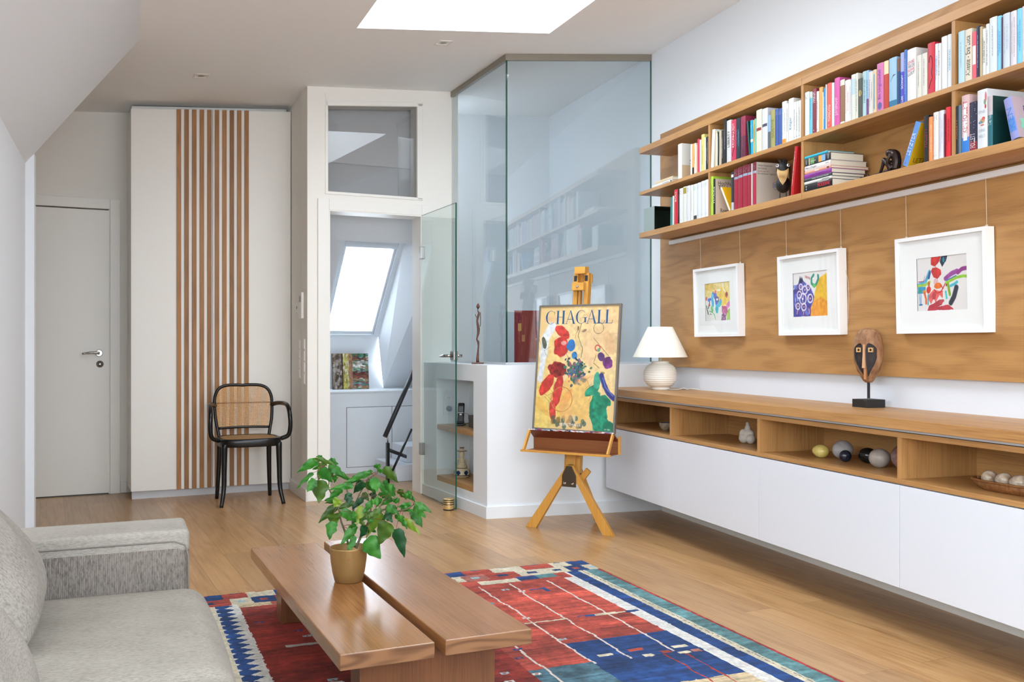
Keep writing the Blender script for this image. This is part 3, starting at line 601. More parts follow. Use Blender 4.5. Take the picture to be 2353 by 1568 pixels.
# ================= framed watercolours =================
def frame(label,yc,cv,bow):
    t=thing('framed_picture',label,'picture',(2.978,yc,1.376),0,'framed watercolours'); t.rotation_euler=(0,math.radians(-1.5),0)
    hw,hh=.2525,.207; D0=-.045
    b=B()
    for a in ((-hw,hw,hh-.016,hh),(-hw,hw,-hh,-hh+.016),(-hw,-hw+.016,-hh+.016,hh-.016),(hw-.016,hw,-hh+.016,hh-.016)): addbox(b,D0,0,a[0],a[1],a[2],a[3])
    obj('frame',b,mat('frame_white',(240,240,240),.35),t)
    aw,ah=.14,.112
    b=B()
    for a in ((-hw+.016,hw-.016,ah,hh-.016),(-hw+.016,hw-.016,-hh+.016,-ah),(-hw+.016,-aw,-ah,ah),(aw,hw-.016,-ah,ah)): addbox(b,-.030,-.028,a[0],a[1],a[2],a[3])
    obj('mount',b,mat('mount_white',(238,240,238),.8),t)
    gridmesh('watercolour',cv.img,lambda u,v:(np.full_like(u,-.026),aw-u*2*aw,v*2*ah-ah),PAINT,t)
    obj('glazing',bbox(-.0345,-.033,-hw+.016,hw-.016,-hh+.016,hh-.016),PICG,t)
    for s in (-1,1):
        b=B(); y=s*(hw-.03); addtube(b,[(-.006,y,hh),(-.006,y,.408)],.0013,6); addbox(b,-.010,-.002,y-.003,y+.003,hh-.004,hh+.010); obj('hanging_wire',b,mat('wire',(216,200,176),.4),t)
    if bow:
        b=B(); addtube(b,spline([(-.03+.025,-hw-.001,.10),(-.006,-hw-.018,.03),(-.006,-hw-.018,-.06),(-.004,-hw-.003,-.16)],6),.0009,6); obj('loose_wire',b,mat('wire',(216,200,176),.4),t)
    return t
R=random.Random(3)
c=Canvas(170,136,(238,238,232),11,1.25)   # u 0..1.25 left to right, v up
c.poly([(0,1),(1.25,1),(1.25,.35),(.9,.42),(.72,.52),(.6,.62),(.4,.7),(.2,.62),(0,.6)],(240,214,110),.8); c.blob(.25,.9,.3,.1,(228,196,90)); c.blob(.9,.62,.25,.25,(244,208,70)); c.blob(.55,.8,.2,.12,(240,205,110),a=.6)
c.blob(.68,.80,.1,.025,(250,246,240)); c.stroke([(.88,.95),(.92,.82),(1.05,.7)],.02,(250,248,240)); c.blob(1.08,.66,.06,.07,(150,40,50)); c.blob(1.08,.62,.03,.04,(200,70,60))
c.blob(.35,.60,.06,.14,(70,190,220)); c.blob(.38,.48,.06,.12,(40,180,215)); c.blob(.16,.56,.05,.05,(70,120,230)); c.blob(.25,.58,.05,.04,(60,110,210)); c.blob(.50,.66,.09,.09,(90,110,210)); c.blob(.58,.55,.11,.1,(90,86,140)); c.blob(.60,.56,.04,.03,(240,240,240)); c.blob(.56,.45,.06,.06,(80,90,200))
c.blob(.52,.76,.05,.05,(230,110,90)); c.blob(.40,.74,.04,.04,(130,120,170)); c.blob(.05,.60,.05,.06,(225,120,120)); c.blob(.72,.44,.12,.08,(60,190,200),.5); c.blob(.58,.32,.08,.12,(40,185,205)); c.blob(.78,.52,.05,.05,(110,170,220))
c.stroke([(.22,.52),(.18,.42),(.14,.34)],.02,(40,34,60)); c.blob(.22,.42,.03,.03,(220,80,60)); c.stroke([(.05,.40),(.08,.30),(.12,.22)],.022,(50,100,60)); c.blob(.12,.2,.02,.04,(20,40,30)); c.blob(.33,.32,.06,.09,(110,200,110),.6); c.stroke([(.2,.26),(.35,.22),(.45,.15),(.5,.04)],.016,(90,190,100)); c.stroke([(.2,.16),(.25,.19),(.3,.16)],.008,(20,20,20))
c.poly([(.80,.0),(.84,.2),(.82,.38),(1.1,.36),(1.12,.2),(1.02,.1),(1.03,0)],(190,70,130)); c.poly([(.78,0),(.82,.16),(1.0,.18),(1.02,0)],(130,50,120)); c.blob(1.15,.40,.12,.07,(225,130,190),.6); c.poly([(1.05,0),(1.05,.15),(1.15,.28),(1.25,.32),(1.25,0)],(170,210,90))
for k in range(14): c.blob(R.uniform(.8,1.0),R.uniform(.03,.3),.012,.014,(235,200,225))
frame('small framed watercolour of yellow, blue and pink blots, nearest the lamp',4.983,c,0)
c=Canvas(170,136,(240,238,236),12,1.25)
c.poly([(0,0),(0,.62),(.12,.7),(.22,.80),(.30,.86),(.42,.78),(.62,.68),(.70,.55),(.78,.42),(.70,.28),(.62,.0)],(76,74,170),var=.4)
for k in range(26): c.blob(R.uniform(.02,.65),R.uniform(.03,.7),R.uniform(.04,.1),R.uniform(.04,.09),R.choice([(70,60,160),(110,130,220),(90,50,130),(60,90,200),(120,70,150)]),R.random()*3,.8)
for (x,y,r) in ((.43,.60,.09),(.55,.66,.07),(.35,.40,.12),(.62,.40,.09),(.16,.24,.07),(.38,.22,.08),(.22,.5,.08),(.28,.68,.06)): c.ring(x,y,r,.018,(235,228,240)); c.blob(x,y,r*.55,r*.55,R.choice([(96,40,120),(70,50,150)])); c.blob(x,y,r*.2,r*.25,(236,230,240))
for k in range(12): x=R.uniform(.05,.6); y=R.uniform(.02,.4); c.stroke([(x,y),(x+R.uniform(-.04,.04),y+.1)],.008,(236,232,244))
c.poly([(.20,.78),(.26,.93),(.30,.86),(.33,.92),(.38,.80),(.30,.76)],(40,50,90))
c.poly([(.62,0),(.64,.2),(.74,.35),(.80,.55),(.86,.72),(1.0,.86),(1.15,.90),(1.25,.96),(1.25,0)],(244,196,60),var=.1); c.poly([(.62,0),(.66,.2),(.74,.33),(1.0,.42),(1.25,.30),(1.25,0)],(246,158,50),.8)
for i in range(4): c.blob(.46+i*.05,.90-i*.015,.014,.034,(220,60,60))
c.stroke([(.76,.92),(.68,.84),(.68,.74),(.78,.66),(.86,.72),(.93,.82),(.92,.90)],.035,(40,150,130)); c.blob(.78,.68,.06,.05,(90,190,110)); c.blob(.74,.82,.03,.04,(236,238,236))
frame('framed watercolour of purple rings beside an orange yellow mass, middle of three',4.09,c,1)
c=Canvas(170,136,(236,234,231),13,1.25)
c.poly([(.37,1),(.36,.86),(.46,.82),(.58,.9),(.62,1)],(214,60,52)); c.poly([(.62,1),(.58,.9),(.64,.80),(.74,.9),(.78,1)],(50,62,78)); c.blob(.68,.93,.025,.05,(40,150,180)); c.poly([(.36,.74),(.42,.62),(.52,.58),(.62,.66),(.60,.76),(.50,.80),(.40,.80)],(212,62,58)); c.stroke([(.48,.82),(.48,.76)],.008,(205,80,70)); c.blob(.48,.53,.06,.06,(242,180,190),a=.7)
c.stroke([(.32,.74),(.28,.66),(.22,.56),(.10,.52),(.02,.50)],.035,(90,180,215)); c.stroke([(.33,.72),(.30,.62)],.03,(50,90,140)); c.stroke([(.02,.56),(.16,.56),(.2,.66)],.006,(190,60,110)); c.stroke([(.0,.48),(.2,.49),(.32,.54)],.028,(170,210,80)); c.rect(.01,.21,.33,.46,(60,160,205)); c.blob(.06,.38,.04,.03,(60,170,130)); c.stroke([(.05,.33),(.06,.15)],.008,(70,130,190)); c.stroke([(.09,.33),(.09,.15)],.008,(70,130,190)); c.blob(.08,.12,.05,.018,(60,130,190))
c.blob(.29,.40,.06,.07,(214,66,50)); c.blob(.30,.50,.03,.05,(206,110,50)); c.blob(.18,.36,.045,.035,(224,150,50)); c.stroke([(.18,.34),(.22,.22),(.22,.14)],.026,(222,110,60)); c.stroke([(.28,.3),(.27,.12)],.018,(80,180,200))
c.poly([(.28,.22),(.34,.12),(.42,.22),(.46,.14),(.56,.28),(.64,.22),(.66,.36),(.56,.36),(.44,.40),(.30,.32)],(232,110,104)); c.blob(.53,.46,.09,.06,(236,120,50)); c.stroke([(.44,.38),(.50,.32),(.60,.34),(.66,.42),(.72,.50)],.012,(206,52,50)); c.stroke([(.60,.46),(.66,.40)],.010,(206,52,50)); c.blob(.42,.28,.05,.07,(206,70,80))
c.poly([(.24,.0),(.30,.10),(.40,.13),(.55,.20),(.66,.19),(.62,.10),(.52,.07),(.78,.10),(.88,.03),(.90,0)],(196,62,78)); c.blob(.6,.16,.08,.035,(200,74,90),.3)
c.stroke([(.72,.58),(.86,.66),(1.0,.70)],.045,(160,80,160)); c.stroke([(1.02,.67),(1.12,.73),(1.25,.74)],.04,(150,60,140)); c.stroke([(.74,.54),(.98,.62)],.012,(60,120,190)); c.stroke([(.74,.50),(.86,.54),(.98,.58),(1.15,.60),(1.25,.59)],.028,(150,205,60)); c.stroke([(.84,.44),(.92,.46),(1.0,.50)],.028,(80,190,210)); c.stroke([(.78,.48),(.80,.36),(.82,.28)],.030,(130,170,50)); c.blob(.74,.46,.02,.025,(150,80,50)); c.stroke([(.72,.34),(.74,.22)],.024,(70,205,205)); c.stroke([(.98,.40),(.92,.24),(.84,.13)],.055,(52,58,70))
frame('framed watercolour of red, black and violet brushstrokes, farthest from the lamp',3.2,c,0)
# ================= table lamp =================
t=thing('table_lamp','white ribbed ceramic table lamp with conical shade on sideboard','lamp',(2.80,5.42,.837))
prof=[(0,0),(.056,0),(.059,.006),(.056,.012),(.054,.016)]
for i in range(45):
    a=i/44; z=.018+.146*a; q=(a-.5)*2; r=.058+.046*(1-abs(q)**2.3)**.62; prof.append((r+.0016*math.cos(i*PI*.5),z))
prof+=[(.054,.170),(.057,.174),(.050,.179),(0,.180)]
b=B(); addlathe(b,prof,56); obj('base',b,CERAM,t)
b=B(); addlathe(b,[(0,.179),(.011,.179),(.011,.215),(.006,.218),(.006,.235),(0,.235)],20); obj('neck',b,mat('lamp_neck',(222,208,180),.4),t)
b=B(); addlathe(b,[(.172,.205),(.078,.395),(.0765,.395),(.1705,.205)],64,cap=False); obj('shade',b,SHADE,t)
b=B(); addtube(b,spline([(.02,-.05,.006),(.08,-.075,.004),(.11,-.10,.012),(.14,-.09,.004),(.15,-.13,.010),(.19,-.16,.004)],6),.0025,6); obj('cord',b,mat('cord_white',(225,225,222),.5),t)
# ================= mask on stand =================
t=thing('wooden_mask','carved wooden mask with square eyes on a black stand','mask',(2.91,3.60,.837),math.radians(-60))
M45=Matrix.Rotation(math.radians(0),4,'Z')
b=B(); addbox(b,-.050,.050,-.050,.050,0,.036); o=obj('base',b,BLK2,t,bev=.001); o.rotation_euler.z=math.radians(-30)
b=B(); addbox(b,-.005,.005,-.005,.005,.04,.17); obj('rod',b,BLK2,t)
# face: loft of half ellipses; local -y is the front
mw=mat('weathered_wood',(170,120,80),.7); P=mw.node_tree.nodes['Principled BSDF']; tc=nd(mw,'ShaderNodeTexCoord'); mp=nd(mw,'ShaderNodeMapping'); mp.inputs['Scale'].default_value=(14,14,4); lk(mw,tc.outputs['Object'],mp.inputs[0]); n=nd(mw,'ShaderNodeTexNoise'); n.inputs['Scale'].default_value=1.6; n.inputs['Detail'].default_value=8; n.inputs['Roughness'].default_value=.7; lk(mw,mp.outputs[0],n.inputs['Vector']); r=ramp(mw,n.outputs['Fac'],[(.28,srgb((92,56,34))),(.5,srgb((146,104,70))),(.75,srgb((180,146,112)))]); lk(mw,r.outputs[0],P.inputs['Base Color']); bump(mw,n.outputs['Fac'],.5,.003)
mk=mat('charred_wood',(50,44,44),.75); tc=nd(mk,'ShaderNodeTexCoord'); mp=nd(mk,'ShaderNodeMapping'); mp.inputs['Scale'].default_value=(90,90,14); lk(mk,tc.outputs['Object'],mp.inputs[0]); n=nd(mk,'ShaderNodeTexNoise'); n.inputs['Scale'].default_value=2; lk(mk,mp.outputs[0],n.inputs['Vector']); bump(mk,n.outputs['Fac'],.8,.003)
def mr_(a): # a 0 bottom..1 top -> half width
    pts=[(0,.020),(.04,.034),(.12,.050),(.25,.072),(.42,.088),(.6,.092),(.78,.086),(.9,.072),(.97,.050),(1,.022)]
    for (p,r0),(q,r1) in zip(pts,pts[1:]):
        if p<=a<=q: k=(a-p)/(q-p); k=k*k*(3-2*k)*.5+k*.5; return r0+(r1-r0)*k
Z0,HH=.152,.335; NR,NT=56,48
def eyeb(a):      # inner and outer edge of the dark hollow at height a
    g=0
    if .10<a<.72: g=math.sqrt(max(0,1-((a-.60)/.12)**2)) if a>.60 else 1 if a>.45 else max(0,(a-.10)/.35)**.7
    xi=.0095+.016*(1-g)*(1 if a>.5 else 0); xo=xi+max(0,min(.069,.88*mr_(a))-xi)*g
    return xi,xo,g
NR=120; b=B(); rows=[]; EYEC=[]
for i in range(NR+1):
    a=i/NR; w=mr_(a); xi,xo,g=eyeb(a); ti=math.asin(min(.6,xi/w)); to=max(ti+.0001,math.asin(min(.95,xo/w))); 
    half=[ti*k/8 for k in range(8)]+[ti+(to-ti)*k/16 for k in range(17)]+[to+(PI/2-to)*k/14 for k in range(1,15)]
    ths=[-x for x in half[:0:-1]]+half; row=[]
    for n_,th in enumerate(ths):
        m_=abs(n_-len(half)+1); x=w*math.sin(th); y=-w*.80*max(0,math.cos(th))**.8
        if 8<m_<24 and g>0: y+=.012
        row.append(b.verts.new((x,y,Z0+HH*a)))
    rows.append(row)
NT=len(rows[0])-1; hc=NT//2
for i in range(NR):
    gg=eyeb((i+.5)/NR)[2]
    for k in range(NT):
        q=b.faces.new((rows[i][k],rows[i][k+1],rows[i+1][k+1],rows[i+1][k])); m_=min(abs(k-hc),abs(k+1-hc)); q.material_index=1 if (8<=m_<24 and gg>0) else 0; q.smooth=True
for i in range(NR): b.faces.new((rows[i][0],rows[i+1][0],rows[i+1][NT],rows[i][NT]))
b.faces.new(rows[0]); b.faces.new(rows[-1][::-1])
obj('face',b,[mw,mk],t)
MASK=t
for s in (-1,1):
    b=B(); z=Z0+HH*.60; x=s*.037; y=-.066
    for a in ((-.014,.014,.007,.014),(-.014,.014,-.014,-.007),(-.014,-.007,-.007,.007),(.007,.014,-.007,.007)): addbox(b,x+a[0],x+a[1],y-.004,y+.012,z+a[2],z+a[3])
    obj('eye_frame',b,mat('pale_wood',(200,156,100),.6),t,bev=.001)
b=B(); addhull(b,[(-.008,-.066,Z0+HH*.28),(.008,-.066,Z0+HH*.28),(.010,-.084,Z0+HH*.27),(-.010,-.084,Z0+HH*.27),(-.006,-.070,Z0+HH*.70),(.006,-.070,Z0+HH*.70),(.004,-.078,Z0+HH*.70),(-.004,-.078,Z0+HH*.70)],[(0,1,2,3),(4,5,6,7),(0,1,5,4),(1,2,6,5),(2,3,7,6),(3,0,4,7)]); obj('nose',b,mat('pale_wood2',(196,150,112),.65),t,bev=.001)
b=B(); addbox(b,-.007,.007,-.062,-.050,Z0+HH*.06,Z0+HH*.26); obj('mouth_ridge',b,mat('pale_wood3',(180,120,72),.7),t,bev=.001)
for o in MASK.children:
    if o.name.split('.')[0] in ('face','eye_frame','nose','mouth_ridge'): o.scale=(.735,.735,.735)
# ================= things in the sideboard =================
FZ=.602
def egg(name,label,cat,x,y,a,b_,c_,m,rz=0,tilt=0,group='polished stones in the sideboard'):
    b=B(); bmesh.ops.create_uvsphere(b,u_segments=36,v_segments=22,radius=1)
    for v in b.verts:
        k=1-.16*v.co.x; v.co=Vector((v.co.x*a,v.co.y*b_*k,v.co.z*c_*k))
    o=obj(name,b,m,None,(x,y,FZ+c_*1.0),rz,smooth=True); o.rotation_euler=(0,tilt,rz); return tag(o,label,cat,group)
def stone(name,c1,c2,sc,rough=.3):
    m=mat(name,c1,rough); tc=nd(m,'ShaderNodeTexCoord'); n=nd(m,'ShaderNodeTexNoise'); n.inputs['Scale'].default_value=sc; n.inputs['Detail'].default_value=6; n.inputs['Distortion'].default_value=1.2; lk(m,tc.outputs['Object'],n.inputs['Vector']); r=ramp(m,n.outputs['Fac'],[(.35,srgb(c1)),(.65,srgb(c2))]); lk(m,r.outputs[0],m.node_tree.nodes['Principled BSDF'].inputs['Base Color']); return m
egg('stone_egg','pale yellow polished stone egg at the left of the stones','egg',2.735,3.715,.042,.031,.030,stone('yellow_onyx',(226,208,130),(200,176,90),20,.15),math.radians(100))
egg('stone_egg','large light grey rounded stone behind the small black egg','stone',2.80,3.64,.050,.046,.042,stone('grey_stone',(176,172,170),(150,146,146),14,.4),math.radians(60))
egg('stone_egg','small glossy black egg in front of the light grey stone','egg',2.74,3.545,.027,.026,.026,stone('black_speckle',(20,22,30),(50,54,70),60,.08),math.radians(80))
egg('stone_egg','glossy black stone egg between the two grey stones','egg',2.80,3.475,.044,.036,.034,stone('black_stone',(14,16,16),(30,34,34),20,.08),math.radians(95))
egg('stone_egg','grey swirled rounded stone right of the black eggs','stone',2.755,3.335,.047,.044,.040,stone('swirl_stone',(150,140,132),(180,172,162),10,.3),math.radians(30))
egg('stone_egg','brownish pink mottled stone half hidden by the partition','stone',2.775,3.215,.060,.052,.056,stone('pink_stone',(150,116,110),(120,92,92),30,.25),math.radians(90))
# little bowl
t=thing('ceramic_bowl','small speckled stoneware bowl with dark blue inside','bowl',(2.73,5.21,FZ))
b=B(); addlathe(b,[(0,0),(.020,0),(.026,.004),(.037,.022),(.0415,.045),(.039,.045),(.034,.022),(.024,.008),(0,.006)],40); obj('bowl_body',b,stone('speckled_ware',(176,160,136),(120,104,84),120,.6),t)
b=B(); addlathe(b,[(.0385,.0445),(.0335,.022),(.0235,.0085),(0,.0066)],40,cap=False); obj('glaze',b,mat('blue_glaze',(24,34,80),.15),t)
# reclining torso
t=thing('torso_figurine','small white abstract seated torso figurine in the second compartment','figurine',(2.76,4.36,FZ),math.radians(-70))
b=B()
def ell(b,c,r,rot=0):
    M=Matrix.Translation(c)@Matrix.Rotation(rot,4,'Y')@Matrix.Diagonal((*r,1)); bmesh.ops.create_uvsphere(b,u_segments=24,v_segments=16,radius=1,matrix=M)
for c,r,ro in (((-.022,0,.028),(.028,.026,.028),0),((.026,-.004,.026),(.024,.024,.026),.3),((0,.008,.055),(.030,.022,.024),0),((-.004,.008,.080),(.017,.014,.020),.2),((-.030,-.004,.055),(.014,.016,.022),.4),((.018,.004,.052),(.02,.018,.02),0),((-.006,.008,.102),(.009,.009,.012),0)): ell(b,c,r,ro)
o=obj('torso',b,mat('white_stone',(200,192,182),.6),t,smooth=True); rm=o.modifiers.new('r','REMESH'); rm.mode='VOXEL'; rm.voxel_size=.0022; rm.use_smooth_shade=True; sm=o.modifiers.new('s','SMOOTH'); sm.iterations=6; sm.factor=.6
# basket with marbled eggs
t=thing('wicker_basket','long shallow brown basket in the right compartment','basket',(2.72,2.62,FZ),math.radians(92))
b=B(); N=40
def bk(a,s,z,k=1): return (.155*s*k*math.copysign(abs(math.cos(a))**.7,math.cos(a)),.062*s*k*math.copysign(abs(math.sin(a))**.8,math.sin(a)),z)
rg=[[b.verts.new(bk(2*PI*i/N,s,z)) for i in range(N)] for s,z in ((.72,0),(.86,.012),(1.0,.034),(.97,.034),(.82,.014),(.70,.006))]
for a,c2 in zip(rg,rg[1:]):
    for i in range(N): q=b.faces.new((a[i],a[(i+1)%N],c2[(i+1)%N],c2[i])); q.smooth=True
b.faces.new(rg[0][::-1]); b.faces.new(rg[-1])
wk=stone('wicker',(150,100,54),(110,66,30),70,.55); obj('basket_body',b,wk,t)
b=B(); addtube(b,[bk(2*PI*i/N,.99,.035) for i in range(N+1)],.0042,8); obj('rim',b,wk,t)
for k,(d,nm) in enumerate(((.10,'leftmost'),(.035,'middle one'),(-.03,'rightmost'))):
    e=egg('marbled_egg','cream and brown marbled stone egg in the long basket, '+nm,'egg',2.72+.0,2.62+d*1.0,.030,.027,.026,stone('marble_egg',(214,200,180),(150,120,96),18,.12),math.radians(80+k*25),group='marbled eggs in the basket'); e.location.z=FZ+.040
